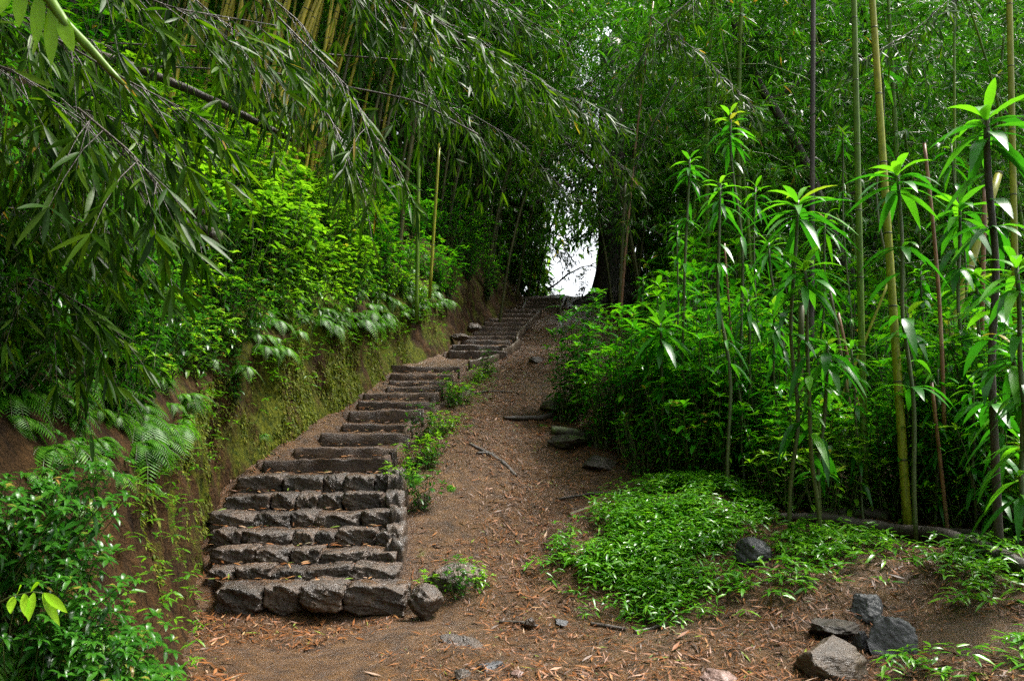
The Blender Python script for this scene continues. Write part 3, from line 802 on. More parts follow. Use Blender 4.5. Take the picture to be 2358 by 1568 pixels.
# ------------------------------------------------------------------ trees
def limb(a, b, r0, r1, wob=.1, n=14, seed=0):
    a = np.asarray(a, float); b = np.asarray(b, float); S = np.linspace(0, 1, n)
    L = np.linalg.norm(b - a)
    pts = [a * (1 - s) + b * s + np.array([vnoise(np.array([s * 3 + seed]), np.array([.3]), 1, 1)[0], vnoise(np.array([s * 3 + seed]), np.array([7.3]), 1, 2)[0], vnoise(np.array([s * 3 + seed]), np.array([3.3]), 1, 3)[0]]) * wob * L * math.sin(math.pi * s) for s in S]
    return pts, [(r0 * (1 - s) + r1 * s) * (1 + .12 * vnoise(np.array([s * 9 + seed]), np.array([2.2]), 1, 4)[0]) for s in S]

def crown_leaves(lf, c, rad3, n, leaf=(.1, .17), wide=.32, droop=.3, clump=26):
    """clumps of leaf sprays on the shell and inside of an uneven ellipsoid"""
    for k in range(clump):
        u = unit([R.gauss(0, 1), R.gauss(0, 1), R.gauss(.15, .9)]) * R.uniform(.35, 1.0)
        cc = np.array(c) + u * np.array(rad3); cr = R.uniform(.22, .42) * min(rad3)
        for j in range(n // clump):
            o = cc + np.array([R.gauss(0, 1), R.gauss(0, 1), R.gauss(0, .6)]) * cr
            dd = unit(u * .6 + np.array([R.gauss(0, .7), R.gauss(0, .7), R.gauss(-.25, .4)]))
            ll = R.uniform(*leaf); lf.add(o, dd, ll, ll * wide * R.uniform(.8, 1.2), droop)

def tree_proto(seed, H, r0, crown, n, leafmat, name='tree', leaf=(.11, .18), lean=0.0, wide=.32):
    R.seed(seed); root = empty(name, (0, 0, 0)); m = MB(); lf = Leaves()
    top = np.array([lean * H, 0, H]); pts, rr = limb([0, 0, -.2], top, r0, r0 * .35, .05, 18, seed)
    rr[0] *= 1.7; rr[1] *= 1.2; m.tube(pts, rr, 10)
    ends = []
    for k in range(13):
        i = R.randint(3, 16); a = R.uniform(0, 6.28); L = R.uniform(.15, .4) * H * crown
        e = pts[i] + np.array([math.cos(a) * L, math.sin(a) * L, L * R.uniform(.1, .8)])
        q, s = limb(pts[i], e, rr[i] * .5, .012, .12, 9, seed + k); m.tube(q, s, 6); ends.append(e)
    m.build('trunk', M['bark'], root)
    ends.append(top)
    for e in ends: crown_leaves(lf, e, (H * .2 * crown, H * .2 * crown, H * .13), n // len(ends), leaf, wide, .3, 14)
    lf.build('crown', leafmat, root, 2)
    return root
tp = [tree_proto(81, 8.0, .10, 1.0, 9000, LM['tree'], lean=-.1), tree_proto(82, 9.5, .13, 1.1, 10000, LM['tree'], lean=.12), tree_proto(83, 6.5, .08, .9, 8000, LM['tree'], lean=.0)]
R.seed(8)
TL = ['broadleaf tree behind the bamboo {}'.format(s) for s in (
    'above the right end of the clearing', 'in the upper right corner', 'right of the bright gap, deep in the forest', 'behind the close culm pair', 'behind the far right culm',
    'over the left thicket near the gap', 'behind the yellow grove', 'in the upper left corner', 'left of the dark thicket top', 'deep behind the fountain plant', 'over the left end of the trail arch', 'far back at the right edge')]
for k, (px, Y, s) in enumerate([(1680, 17, 1.0), (2300, 13, 1.0), (1540, 24, 1.1), (2000, 16, 1.1), (2420, 17, 1.2), (1060, 22, 1.0), (640, 15, 1.1), (120, 11, 1.0), (900, 18, 1.1), (1850, 21, 1.2), (1010, 17, .9), (2250, 22, 1.3)]):
    x = P(px, 500, Y)[0]
    spawn(tp[k % 3], x, Y, rz=R.uniform(0, 6.28), sc=s, lab=TL[k], cat='tree')

# big dark trunk with spreading roots beside the bright gap
R.seed(9)
root = empty('tree', P(1410, 690, 20.5)); b0 = np.array(root.location)
m = MB()
S = np.linspace(0, 1, 22); pts = []; rr = []
for s in S:
    pts.append(np.array([.15 * s - .12 * s * s, .1 * s, -.5 + 7.5 * s])); rr.append(.42 * (1 - .35 * s) + .55 * math.exp(-s * 14) + .03 * math.sin(s * 20))
m.tube(pts, rr, 18)
for a in (3.3, 2.7, 3.9, 4.6, 5.4, 1.5, .3):
    q = [np.array([math.cos(a) * t, math.sin(a) * t, .75 * math.exp(-t * 2.3) - .12 - .12 * t]) for t in (.25, .5, .8, 1.1, 1.5)]
    m.tube(q, [.22, .17, .12, .09, .05], 9)
for k in range(6):
    a = R.uniform(0, 6.28); i = R.randint(11, 19); e = pts[i] + np.array([math.cos(a) * 2.2, math.sin(a) * 2.2, R.uniform(.6, 1.8)])
    q, s_ = limb(pts[i], e, .12, .02, .12, 9, k); m.tube(q, s_, 7)
m.build('trunk', M['bark'], root)
lf = Leaves()
for k in range(7):
    a = k * .9; crown_leaves(lf, (math.cos(a) * 1.3, math.sin(a) * 1.3, 5.2 + (k % 3) * 1.0), (1.2, 1.2, .8), 700, (.1, .17), .26, .35, 14)
lf.build('crown', LM['tree'], root, 2)
tag(root, 'large dark tree with flared roots standing right of the bright gap', 'tree')

# leaning dark trunk in the right forest
R.seed(10)
o = MB(); q, s_ = limb(P(1960, 640, 12.0), P(1640, -60, 12.6), .085, .055, .05, 26, 4); o.tube(q, s_, 9)
q2, s2 = limb(q[14], P(1905, 130, 12.4), .035, .018, .1, 12, 6); o.tube(q2, s2, 7)
q2, s2 = limb(q[5], P(2010, 420, 11.8), .04, .02, .1, 12, 9); o.tube(q2, s2, 7)
root = empty('tree', P(1960, 640, 12.0)); b0 = np.array(root.location)
q3, s3 = limb(np.array([*P(2060, 640, 12.2)[:2], float(ground_z(*P(2060, 640, 12.2)[:2])) - .1]), P(1960, 640, 12.0), .11, .085, .02, 12, 8); o.tube(q3, s3, 9)
o.v = [v - b0 for v in o.v]; o.build('trunk', M['bark_moss'], root)
lf = Leaves()
for (px, py) in [(1650, 60), (1720, 120), (1600, 160), (1880, 150), (1800, 60), (1560, 30)]:
    crown_leaves(lf, P(px, py, 12.5) - b0, (.8, .8, .5), 700, (.08, .13), .34, .3, 10)
lf.build('crown', LM['tree'], root, 2)
tag(root, 'leaning dark tree trunk running diagonally up to the left through the right forest', 'tree')

# leafless dead boughs in the bright gap
R.seed(12)
def twiggy(name, label, pts3, r0, r1, n, mat='bark', Lt=(.3, .8), cat='branch', wob=.05):
    m = MB(); b0 = np.array(pts3[0])
    for k in range(len(pts3) - 1):
        ra = r0 + (r1 - r0) * k / (len(pts3) - 1); rb = r0 + (r1 - r0) * (k + 1) / (len(pts3) - 1)
        q, s = limb(np.array(pts3[k]) - b0, np.array(pts3[k + 1]) - b0, ra, rb, wob, 10, k * 3 + len(label)); m.tube(q, s, 7)
        for j in range(n):
            i = R.randint(1, 8); v = unit(np.array(q[i + 1]) - q[i]); e = q[i] + unit(v * .9 + np.array([R.gauss(0, .5), R.gauss(0, .3), R.gauss(0, .6)])) * R.uniform(*Lt)
            qq, ss = limb(q[i], e, s[i] * .45, .0025, .1, 7, j + k * 7); m.tube(qq, ss, 4)
    o = m.build(name, M[mat]); o.location = tuple(b0)
    return tag(o, label, cat)
twiggy('branch', 'bare twiggy branch reaching across the bright gap at trail end', [P(1262, 668, 19.5), P(1310, 630, 19.6), P(1372, 605, 19.8)], .025, .012, 6)
twiggy('branch', 'thin dark bough slanting up left of the bright gap', [P(1220, 480, 16), P(1262, 440, 16.2), P(1330, 400, 16.4)], .03, .012, 4)
twiggy('branch', 'dark bough arching into the bright gap from the big trunk', [P(1400, 420, 18), P(1340, 350, 17.8), P(1300, 330, 17.6)], .05, .02, 5)

# ------------------------------------------------------------------ the wood that closes the view all round
R.seed(14)
def forest_mass():
    n = 460000
    rs = np.random.RandomState(4)
    az = np.where(rs.rand(n) < .8, rs.uniform(-.85, .85, n), rs.uniform(-math.pi, math.pi, n))           # azimuth from +Y
    dist = rs.uniform(24.5, 31, n)
    dist = np.where(np.abs(az) > 1.25, rs.uniform(7, 13, n) + 3 * (np.abs(az) < 1.6), dist)   # unseen wood close on the sides and behind, added to cut low light
    zt = rs.rand(n) * 20 - 2.5
    # woods end at the ridge where the trail goes through: open low down there
    gap = (np.abs(az - .078) < .032 + .006 * rs.rand(n)) & (zt < 5.8 + 6 * rs.rand(n) ** 2)
    gap |= (np.hypot((az - .106) / .028, (zt + 1.5 - 13.2) / 3.4) < 1)
    cl = vnoise(az * 22, zt * .9, 1, 60) + .5 * vnoise(az * 60, zt * 2.2, 1, 61)
    gap |= (az > 1.2) & (az < 2.9) & (zt > 5)  # unseen wood kept low right and behind, shaped to let light in
    keep = ~gap & (cl > -.75)
    az, dist, zt, cl = az[keep], dist[keep] + 1.5 * cl[keep], zt[keep], cl[keep]
    n = len(az)
    b = np.stack([np.sin(az) * dist, np.cos(az) * dist, zt], 1)
    b[:, 2] += np.where(b[:, 1] > 0, 1.5, 0)
    lf = Leaves()
    lf.b = b; d = rs.normal(size=(n, 3)); d[:, 2] -= .7
    lf.d = d; lf.u = rs.normal(size=(n, 3)) * .4 + [0, 0, 1]; lf.L = rs.uniform(.22, .45, n); lf.W = rs.uniform(.09, .17, n); lf.dr = np.full(n, .3)
    lf.t = np.clip(.5 + .22 * rs.normal(size=n) + .15 * cl, 0, .9)
    o = lf.build('forest', LM['hazed_tree'], None, 1)
    struct(o, 'stuff', 'distant wood of leaves paled for haze closing the view behind the bamboo', 'forest')
forest_mass()

# ------------------------------------------------------------------ small plants
def frond(lf, o, az, L, el, pairs=15, droop=.75, w=.27, lw=.15, stems=None):
    h = np.array([math.cos(az), math.sin(az), 0]); side = np.array([-math.sin(az), math.cos(az), 0])
    pt = lambda t: np.array(o) + h * L * t * math.cos(el) + np.array([0, 0, 1]) * (L * t * math.sin(el) - droop * L * t * t)
    if stems is not None: stems.tube([pt(t) for t in (0, .3, .6, .85, 1)], [.004, .0035, .003, .002, .001], 4, 0, cap=False)
    for i in range(pairs):
        t = .18 + .82 * i / (pairs - 1); p = pt(t); tv = unit(pt(min(1, t + .03)) - pt(t - .03))
        ll = L * w * (math.sin(math.pi * min(1, .18 + .80 * t)) ** .8) + .008
        tint = min(.88, max(0, R.gauss(.45, .13)))
        for sg in (-1, 1):
            d = unit(side * sg + tv * .45 - np.array([0, 0, .18])); up = unit(np.cross(tv, side)) if np.cross(tv, side)[2] > 0 else -unit(np.cross(tv, side))
            lf.add(p, d, ll, ll * lw, .12, up, tint)

def fern_proto(seed, n, L, el=(.5, 1.1), droop=(.6, 1.0), face=None, mat=None, pairs=17, lw=.15):
    R.seed(seed); root = empty('fern', (0, 0, 0)); lf = Leaves(); m = MB()
    for k in range(n):
        az = (face + jit(1.5)) if face is not None else R.uniform(0, 6.28)
        frond(lf, (jit(.015), jit(.015), 0), az, L * R.uniform(.65, 1.1), R.uniform(*el), pairs, R.uniform(*droop), stems=m, lw=lw)
    m.build('stem', M['stem'], root); lf.build('frond', mat or LM['fern'], root, 1, .12)
    return root

def shrub_proto(seed, H, stems, per, leaf, wide, mat, spread=.35, whorl=1, droop=.35, name='shrub', el=(-.25, .55), fromt=.3, stemmat='stem', detail=2, sr=.006, tipw=6):
    R.seed(seed); root = empty(name, (0, 0, 0)); lf = Leaves(); m = MB()
    for k in range(stems):
        a = R.uniform(0, 6.28); h = H * R.uniform(.6, 1.08); rd = spread * R.uniform(.2, 1)
        e = np.array([math.cos(a) * rd, math.sin(a) * rd, h]); q, s = limb([jit(.05), jit(.05), -.08], e, sr, sr * .4, .08, 9, seed + k); m.tube(q, s, 5, cap=False)
        ga = R.uniform(0, 6.28)
        for j in range(per):
            t = fromt + (1 - fromt) * j / (per - 1); i = t * 8; i0 = min(7, int(i)); p = np.array(q[i0]) * (1 - i + i0) + np.array(q[i0 + 1]) * (i - i0)
            for w in range(whorl):
                ga += 2.4; el_ = R.uniform(*el) + (.35 if t > .9 else 0)
                d = np.array([math.cos(ga) * math.cos(el_), math.sin(ga) * math.cos(el_), math.sin(el_)])
                ll = R.uniform(*leaf) * (1.05 - .35 * abs(t - .7)); lf.add(p, d, ll, ll * wide * R.uniform(.85, 1.15), droop * R.uniform(.6, 1.3), (0, 0, 1))
        for w in range(tipw):
            ga += 2.4; el_ = R.uniform(.1, .9)
            d = np.array([math.cos(ga) * math.cos(el_), math.sin(ga) * math.cos(el_), math.sin(el_)]); ll = R.uniform(*leaf) * .85
            lf.add(q[-1], d, ll, ll * wide, droop, (0, 0, 1), min(.9, max(.3, R.gauss(.66, .15))))
    m.build('stem', M[stemmat], root); lf.build('foliage', mat, root, detail)
    return root

def strap_plant(label, apex, Y, n, L, W, low=(0, 0), droop=(.5, .95), mat='strap', stemmat='stem', r=.012, seed=0, foot=None, cat='plant', body=.18, name='plant', grp=None):
    """a cane with a fountain of long strap leaves at its tip and older leaves hanging below"""
    R.seed(seed); a = P(*apex, Y)
    fx, fy = (a[0] + jit(.12), a[1] + jit(.2)) if foot is None else foot
    f0 = np.array([fx, fy, float(surf_z(fx, fy)) - .05])
    root = empty(name, f0); m = MB(); lf = Leaves(); a = a - f0
    q, s = limb([0, 0, 0], a, r * 1.25, r, .04, 16, seed); m.tube(q, s, 8)
    ga = R.uniform(0, 6)
    n = int(n * 1.15); L *= .88; W *= .9; body *= .95; r *= .65; low = (int(low[0] * .6), min(.75, low[1] * 1.3))
    for k in range(n):
        t = k / n; ga += 2.4
        el = 1.1 - 1.35 * t ** .55 + jit(.2); p = a - np.array([0, 0, body * t])
        d = np.array([math.cos(ga) * math.cos(el), math.sin(ga) * math.cos(el), math.sin(el)])
        ll = L * (.5 + .6 * math.sin(math.pi * (.2 + .6 * t))) * R.uniform(.85, 1.12)
        lf.add(p, d, ll, W * R.uniform(.85, 1.15), R.uniform(*droop) * (.55 + .45 * t), (0, 0, 1), min(.9, max(0, (.72 if t < .3 else .42) + jit(.2))))
    for tier, tt in enumerate((.20, .38, .58)):
        if R.random() < .15: continue
        tt += jit(.05)
        for k in range(R.randint(5, 9)):
            ga += 2.4 + jit(.3); i = int((1 - min(.9, tt + jit(.02))) * 15); p = np.array(q[max(2, i)]); el = R.uniform(-.25, .6)
            lf.add(p, (math.cos(ga) * math.cos(el), math.sin(ga) * math.cos(el), math.sin(el)), L * R.uniform(.5, .95), W * R.uniform(.7, 1.0), R.uniform(.4, .9), (0, 0, 1), min(.8, max(0, R.gauss(.4, .2))))
    for k in range(low[0]):
        t = (k + .5) / low[0] * low[1]; ga += 2.4; i = int((1 - t) * 15); p = np.array(q[max(2, i)])
        el = R.uniform(-.5, .25); d = np.array([math.cos(ga) * math.cos(el), math.sin(ga) * math.cos(el), math.sin(el)]); ll = L * R.uniform(.7, 1.0)
        lf.add(p, d, ll, W * R.uniform(.85, 1.1), R.uniform(.5, .9), (0, 0, 1), min(.9, max(0, R.gauss(.3, .15))))
    m.build('stem', M[stemmat], root); lf.build('foliage', LM[mat], root, 3, .18)
    return tag(root, label, cat, grp)

SP = strap_plant
SP('fountain shaped strap leaved plant with upright new leaves, mid right', (1838, 462), 5.6, 22, .44, .060, (8, .35), seed=1)
SP('glossy plant with a bright pale rosette below the fountain shaped plant', (1852, 612), 5.5, 20, .36, .070, (16, .5), seed=2)
SP('tall plant on a blackish stem with big drooping leaves at the right edge', (2272, 268), 5.0, 18, .42, .085, (16, .5), stemmat='bark', r=.02, seed=3)
SP('strap leaved plant tangled with the close pair of culms', (2066, 395), 5.7, 18, .42, .075, (8, .3), seed=4)
SP('low rosette plant topping the shrubs at the trail edge', (1520, 745), 7.2, 22, .42, .070, (5, .2), seed=5)
SP('young shoot with whitish shining leaves high in the right forest', (1682, 262), 7.2, 22, .26, .050, (22, .4), body=.34, seed=6)
SP('spiky yellow green topped shoot with hanging leaves below the shining one', (1658, 420), 6.6, 20, .28, .045, (22, .4), seed=7, body=.3, droop=(.7, 1.1))
SP('small shining shoot left of the spiky yellow green one', (1588, 365), 7.4, 20, .24, .045, (16, .3), seed=8, body=.22)
SP('broad leaved plant leaning in from the right edge at mid height', (2340, 610), 4.4, 16, .36, .065, (10, .4), seed=9)
SP('feathery low plant at the right edge with long glossy leaves', (2330, 790), 4.6, 18, .38, .060, (8, .4), seed=10)
SP('small rosette plant in the shade behind the bright shrubs', (1722, 690), 7.0, 18, .32, .050, (6, .2), seed=11)
SP('leafy plant between the culm pair and the pale cane', (2090, 720), 6.2, 18, .34, .06, (8, .3), seed=12)
SP('plant with wide hanging leaves right of the pale reddish cane', (2210, 470), 6.3, 16, .38, .085, (12, .4), seed=13)
SP('dark glossy plant with hanging leaves below the pale rosette', (1905, 790), 5.7, 14, .34, .075, (12, .4), seed=14, droop=(.8, 1.2))
SP('slender plant with a narrow rosette over the dark hollow', (1770, 560), 7.2, 18, .32, .045, (8, .3), seed=15)
SP('leafy shoot near the top of the close culm pair, in shade', (2030, 150), 8.4, 16, .34, .05, (10, .2), seed=16)
SP('leafy cane beside the brown cane at the right', (2250, 640), 6.4, 16, .32, .06, (10, .3), seed=17)

SAP = [(1560, 520, 7.6), (1740, 430, 7.8), (1780, 700, 6.6), (1900, 500, 7.4), (1960, 800, 6.2), (2120, 620, 6.8), (2160, 850, 6.0), (2240, 880, 5.6), (2310, 930, 5.2), (1690, 820, 6.9), (1480, 640, 9.5), (2190, 330, 7.5), (1940, 300, 8.4)]
for k, (px, py, Y) in enumerate(SAP):
    SP('leafy sapling in the right thicket, %s from the left' % ordn(1 + sorted(q[0] for q in SAP).index(px)), (px, py), Y, 10 + (k * 5) % 13, .15 + .035 * ((k * 3) % 5), .035 + .007 * (k % 3), (24 + (k * 7) % 26, .6), r=.009, seed=200 + k, body=.2 + .05 * (k % 3), droop=(.5, 1.1), name='sapling', cat='sapling', grp='saplings in the right thicket', mat=('strap', 'shrub')[k % 2])
# bright glossy shrubs along the forest edge on the right
sh = [shrub_proto(100, .95, 20, 15, (.10, .16), .30, LM['shrub'], .36), shrub_proto(101, 1.15, 20, 16, (.11, .18), .28, LM['shrub'], .38), shrub_proto(102, .75, 18, 12, (.09, .14), .32, LM['shrub'], .34)]
R.seed(15)
EDGE = [(1300, 905, 9.0, .8), (1345, 880, 9.4, 1.0), (1400, 930, 8.6, 1.0), (1385, 1000, 8.2, .8), (1440, 990, 7.9, 1.05), (1470, 900, 8.8, 1.1), (1520, 1010, 7.5, 1.0), (1540, 920, 8.3, 1.15), (1590, 1060, 7.0, .9), (1600, 960, 7.8, 1.1),
        (1650, 1000, 7.3, 1.1), (1660, 1080, 6.9, .85), (1720, 1060, 7.0, 1.0), (1740, 960, 7.8, 1.1), (1790, 1090, 6.7, .9), (1830, 1020, 7.3, 1.0), (1900, 1130, 6.5, .75), (1960, 1100, 6.7, .9), (2040, 1130, 6.4, .8), (2110, 1140, 6.3, 1.0),
        (2180, 1120, 6.4, 1.1), (2240, 1170, 6.0, .9), (2300, 1120, 6.2, 1.15), (2350, 1190, 5.7, 1.0), (2200, 1040, 7.2, 1.2), (2290, 1010, 7.2, 1.3), (2090, 1040, 7.4, 1.0), (1450, 860, 9.8, 1.0), (1560, 850, 9.6, 1.1), (1680, 890, 8.9, 1.1), (2390, 1080, 6.2, 1.3), (2150, 1190, 6.0, .6),
        (1480, 1075, 7.25, .62), (1550, 1090, 7.0, .6), (1850, 1160, 6.4, .6)]
SIDE = ['nearest the trail bend', 'by the upper trail', 'in front at the trail edge', 'low over the dark hollow', 'in the bright middle of the shrub bank', 'high at the back of the shrub bank', 'at the front of the shrub bank', 'under the low rosette plant', 'behind the mound', 'mid way up the shrub bank',
        'left of the pale rosette plant', 'directly behind the mound top', 'behind the mound, one further right', 'in shade below the spiky shoots', 'right of the mound top', 'beneath the fountain shaped plant', 'just behind the log left end', 'between log and left green culm', 'at the foot of the culm pair', 'right of the culm pair foot',
        'below the pale reddish cane', 'above the middle of the log', 'under the dark stemmed plant', 'over the right end of the log', 'behind the rusty thin cane', 'under the right edge plants', 'in the gap right of the culm pair', 'topmost by the trail', 'behind the low rosette plant', 'in deep shade under the thin red stem', 'cut by the right edge', 'small, close above the log',
        'small, at the front of the hollow', 'small, hanging over the mound back', 'small, in front of the dull culm']
for k, (px, py, Y, s) in enumerate(EDGE):
    x = P(px, py, Y)[0]
    spawn(sh[k % 3], x, Y, rz=R.uniform(0, 6.28), sc=s * 1.22, rx=jit(.12), ry=jit(.12), lab='glossy green shrub ' + SIDE[k], cat='shrub', grp='glossy shrubs along the forest edge')
ls = shrub_proto(104, .5, 7, 9, (.08, .13), .34, LM['lime'] if False else LM['bush'], .24)
spawn(ls, P(1890, 1140, 6.1)[0], 6.1, sc=1.15, lab='pale lime green young shrub right of the mound', cat='shrub')

BK = [(1760, 7.9), (1830, 8.3), (2100, 7.6), (2170, 7.0), (2230, 7.8), (2300, 6.8), (2370, 7.4), (1640, 8.6), (1560, 9.2), (2420, 6.2), (1700, 7.6), (2280, 8.6)]
us = [shrub_proto(110 + k, 1.5, 16, 18, (.12, .2), .3, LM['shrub'], .6, sr=.009, fromt=.15, name='bush') for k in range(2)]
R.seed(35)
for k, (px, Y) in enumerate(BK):
    x = P(px, 900, Y)[0]
    spawn(us[k % 2], x, Y, rz=R.uniform(0, 6.28), sc=R.uniform(.75, 1.15), rx=jit(.15), lab='tall leafy bush behind the shrubs at right, %s from the left' % ordn(1 + sorted(q[0] for q in BK).index(px)), cat='bush', grp='tall leafy bushes behind the shrubs at right')
R.seed(36)
FS = [(1815, 6.25), (1880, 6.4), (1945, 6.2), (2010, 6.35), (2075, 6.15), (2130, 6.3), (2190, 5.9), (2250, 6.0), (2310, 5.6), (2360, 5.5), (2220, 6.5), (2100, 6.7), (1760, 6.5), (2400, 5.3)]
fs = shrub_proto(106, .62, 13, 12, (.08, .13), .34, LM['bush'], .3)
for k, (px, Y) in enumerate(FS):
    x = P(px, 1100, Y)[0]
    spawn(fs, x, Y, rz=R.uniform(0, 6.28), sc=R.uniform(.6, 1.25), rx=jit(.15), lab='light green low shrub behind the long dark root, %s from the left' % ordn(1 + sorted(q[0] for q in FS).index(px)), cat='shrub', grp='light green low shrubs behind the long dark root')
# deeper understory of the right forest
R.seed(16)
for k in range(80):
    Y = 8.6 + 9 * R.random() ** 1.3; px = R.uniform(1450 + 1300 / Y, 2450); x = P(px, 500, Y)[0]
    spawn(us[k % 2], x, Y, rz=R.uniform(0, 6.28), sc=R.uniform(.8, 1.5), lab='dark leafy understory bush among others in the shade of the right forest', cat='bush', grp='dark understory bushes in the right forest')

# ground cover on the mound and seedlings beside it
R.seed(17)
def sprigs(lf, pts, hgt, leaf, n, tint=.5, m=None):
    for (x, y, z) in pts:
        k = R.randint(*n); a = R.uniform(0, 6.28); h = R.uniform(*hgt)
        top = np.array([x + jit(.03), y + jit(.03), z + h])
        if m is not None: m.tube([[x, y, z - .01], top], [.0018, .0012], 3, 0, cap=False)
        for j in range(k):
            a += 2.1 + jit(.5); el = R.uniform(-.25, .55); ll = R.uniform(*leaf)
            lf.add(top - np.array([0, 0, h * .3 * j / k]), (math.cos(a) * math.cos(el), math.sin(a) * math.cos(el), math.sin(el)), ll, ll * R.uniform(.2, .27), R.uniform(.15, .45), None, min(.8, max(0, R.gauss(tint, .18))))
poly_mound = [(1275, 1290), (1340, 1225), (1430, 1165), (1520, 1122), (1600, 1108), (1700, 1140), (1790, 1175), (1800, 1200), (1740, 1215), (1690, 1262), (1660, 1300), (1640, 1370), (1570, 1418), (1490, 1440), (1400, 1375), (1330, 1335)]
def inside(px, py, poly):
    c = False; j = len(poly) - 1
    for i in range(len(poly)):
        (xi, yi), (xj, yj) = poly[i], poly[j]
        if (yi > py) != (yj > py) and px < (xj - xi) * (py - yi) / (yj - yi) + xi: c = not c
        j = i
    return c
def proj(p):
    d = np.asarray(p) - CAM
    fz = d[..., 1] * math.cos(TH) + d[..., 2] * math.sin(TH); uz = -d[..., 1] * math.sin(TH) + d[..., 2] * math.cos(TH)
    return CX + F * d[..., 0] / fz, CY - F * uz / fz
wp = [hit(px, py)[:2] for px, py in poly_mound]
wx = [p[0] for p in wp]; wy = [p[1] for p in wp]
cand = np.stack([np.random.RandomState(3).uniform(min(wx) - .2, max(wx) + .5, 18000), np.random.RandomState(4).uniform(min(wy) - .3, max(wy) + .3, 18000)], 1)
cz = ground_z(cand[:, 0], cand[:, 1]); den = fbm(cand[:, 0], cand[:, 1], 2.5, 70, 3)
cxm, cym = sum(wx) / len(wx), sum(wy) / len(wy); wpoly = list(zip(wx, wy)); pts = []
for (x, y), z, dn in zip(cand, cz, den):
    k = 1 + R.gauss(0, .13) + .25 * dn
    if inside(cxm + (x - cxm) * k, cym + (y - cym) * k, wpoly) and dn > R.uniform(-.75, .35) and x > -.1 + .12 * (y - 5) and x < 1.95 + .1 * dn: pts.append((x, y, z))
R.shuffle(pts)
lf = Leaves(); m = MB(); sprigs(lf, pts[:5200], (.01, .15), (.035, .085), (3, 6), .5)
struct(lf.build('ground_cover', LM['cover'], None, 2), 'stuff', 'bright green leafy ground cover carpeting the mound right of the path', 'ground cover')
cand = np.random.RandomState(6).uniform(0, 1, (2600, 2)); pts = []
zone = [(1640, 1390), (1800, 1215), (2050, 1200), (2358, 1290), (2420, 1580), (2020, 1580), (1790, 1470)]
zw = [hit(px, py, 2.5) for px, py in zone]; zx = [p[0] for p in zw]; zy = [p[1] for p in zw]
for u, v in cand:
    x = min(zx) + u * (max(zx) - min(zx)); y = min(zy) + v * (max(zy) - min(zy))
    if inside(x, y, list(zip(zx, zy))):
        dn = fbm(np.array([x]), np.array([y]), 1.7, 75, 2)[0] + (.35 if x > 1.9 else -.25) - (.35 if y > 5.1 and x < 3 else 0)
        if dn > R.uniform(-.2, .7): pts.append((x, y, float(ground_z(x, y))))
lf = Leaves(); m = MB(); sprigs(lf, pts[:900], (.03, .14), (.05, .10), (3, 6), .45)
struct(lf.build('seedlings', LM['cover'], None, 2), 'stuff', 'scattered small green seedlings on the brown soil at the lower right', 'seedlings')

# ------------------------------------------------------------------ left bank plants
fp = [fern_proto(120 + k, [9, 11, 8, 10][k], [.30, .36, .25, .33][k], (.35, 1.0), (.75, 1.25), face=-.5) for k in range(4)]
R.seed(18)
def zone_name(Y):
    return ('beside the camera' if Y < 4.2 else 'left of the lowest stone steps' if Y < 5.6 else 'left of the top stone steps' if Y < 7.2 else 'left of the lower plank steps' if Y < 9.5 else 'left of the landing' if Y < 12 else 'left of the upper stairs')
rank = {}
def bank_label(base, Y):
    z = zone_name(Y); k = rank[(base, z)] = rank.get((base, z), 0) + 1
    return '%s %s, %s going uphill' % (base, z, ordn(k))
fl = sorted([R.uniform(3.2, 13.5) for k in range(210)])
for k, Y in enumerate(fl):
    d = abs(R.gauss(0, .38)) - .06
    ya = np.array([Y]); x = float((xb(ya) - le(ya) * hf(ya))[0]) - max(-.02, d)
    z = float(hill_z(np.array([x - .01]), ya)[0])
    spawn(R.choice(fp), x, Y, z=z - .02, rz=jit(.7), sc=R.uniform(.5, .95), lab=bank_label('arching fern on the bank' + (' edge' if d < .25 else ' slope'), Y), cat='fern', grp='ferns on the left bank')
rs = np.random.RandomState(33); n = 42000
mY = rs.uniform(4.3, 12.5, n); mt = rs.uniform(-.02, 1, n)
mw = np.interp(mY, [4.3, 5.6, 6.5, 8, 10, 12.5], [-.75, -.35, .2, .5, .45, .1])
ok = fbm(mY, mt * hf(mY) * .5, 3.5, 95, 4) + mw + .25 * mt > rs.uniform(.0, .6, n)
mY, mt = mY[ok], mt[ok]; n = len(mY)
fn = fbm(mY, mt * hf(mY) * .3, 3.2, 40, 4) * .06 + fbm(mY, mt * hf(mY) * .5, 11, 44, 3) * .03
mX = xb(mY) - le(mY) * mt * hf(mY) - fn * np.clip(1.1 - np.abs(mt - .45) * 1.2, .15, 1) - .06 * np.sin(np.clip(mt, 0, 1) * math.pi)
lf = Leaves(); lf.b = np.stack([mX, mY, zb(mY) + mt * hf(mY)], 1); lf.d = rs.normal(size=(n, 3)) * .5 + [.8, -.1, -.7]; lf.u = rs.normal(size=(n, 3)) * .5 + [.6, 0, 1]
lf.L = rs.uniform(.012, .035, n); lf.W = lf.L * rs.uniform(.3, .55, n); lf.dr = np.full(n, .3); lf.t = np.clip(.45 + .25 * rs.normal(size=n), 0, .9)
struct(lf.build('moss', LM['moss'], None, 1), 'stuff', 'olive green moss growing over the cut earth bank beside the stairs', 'moss')
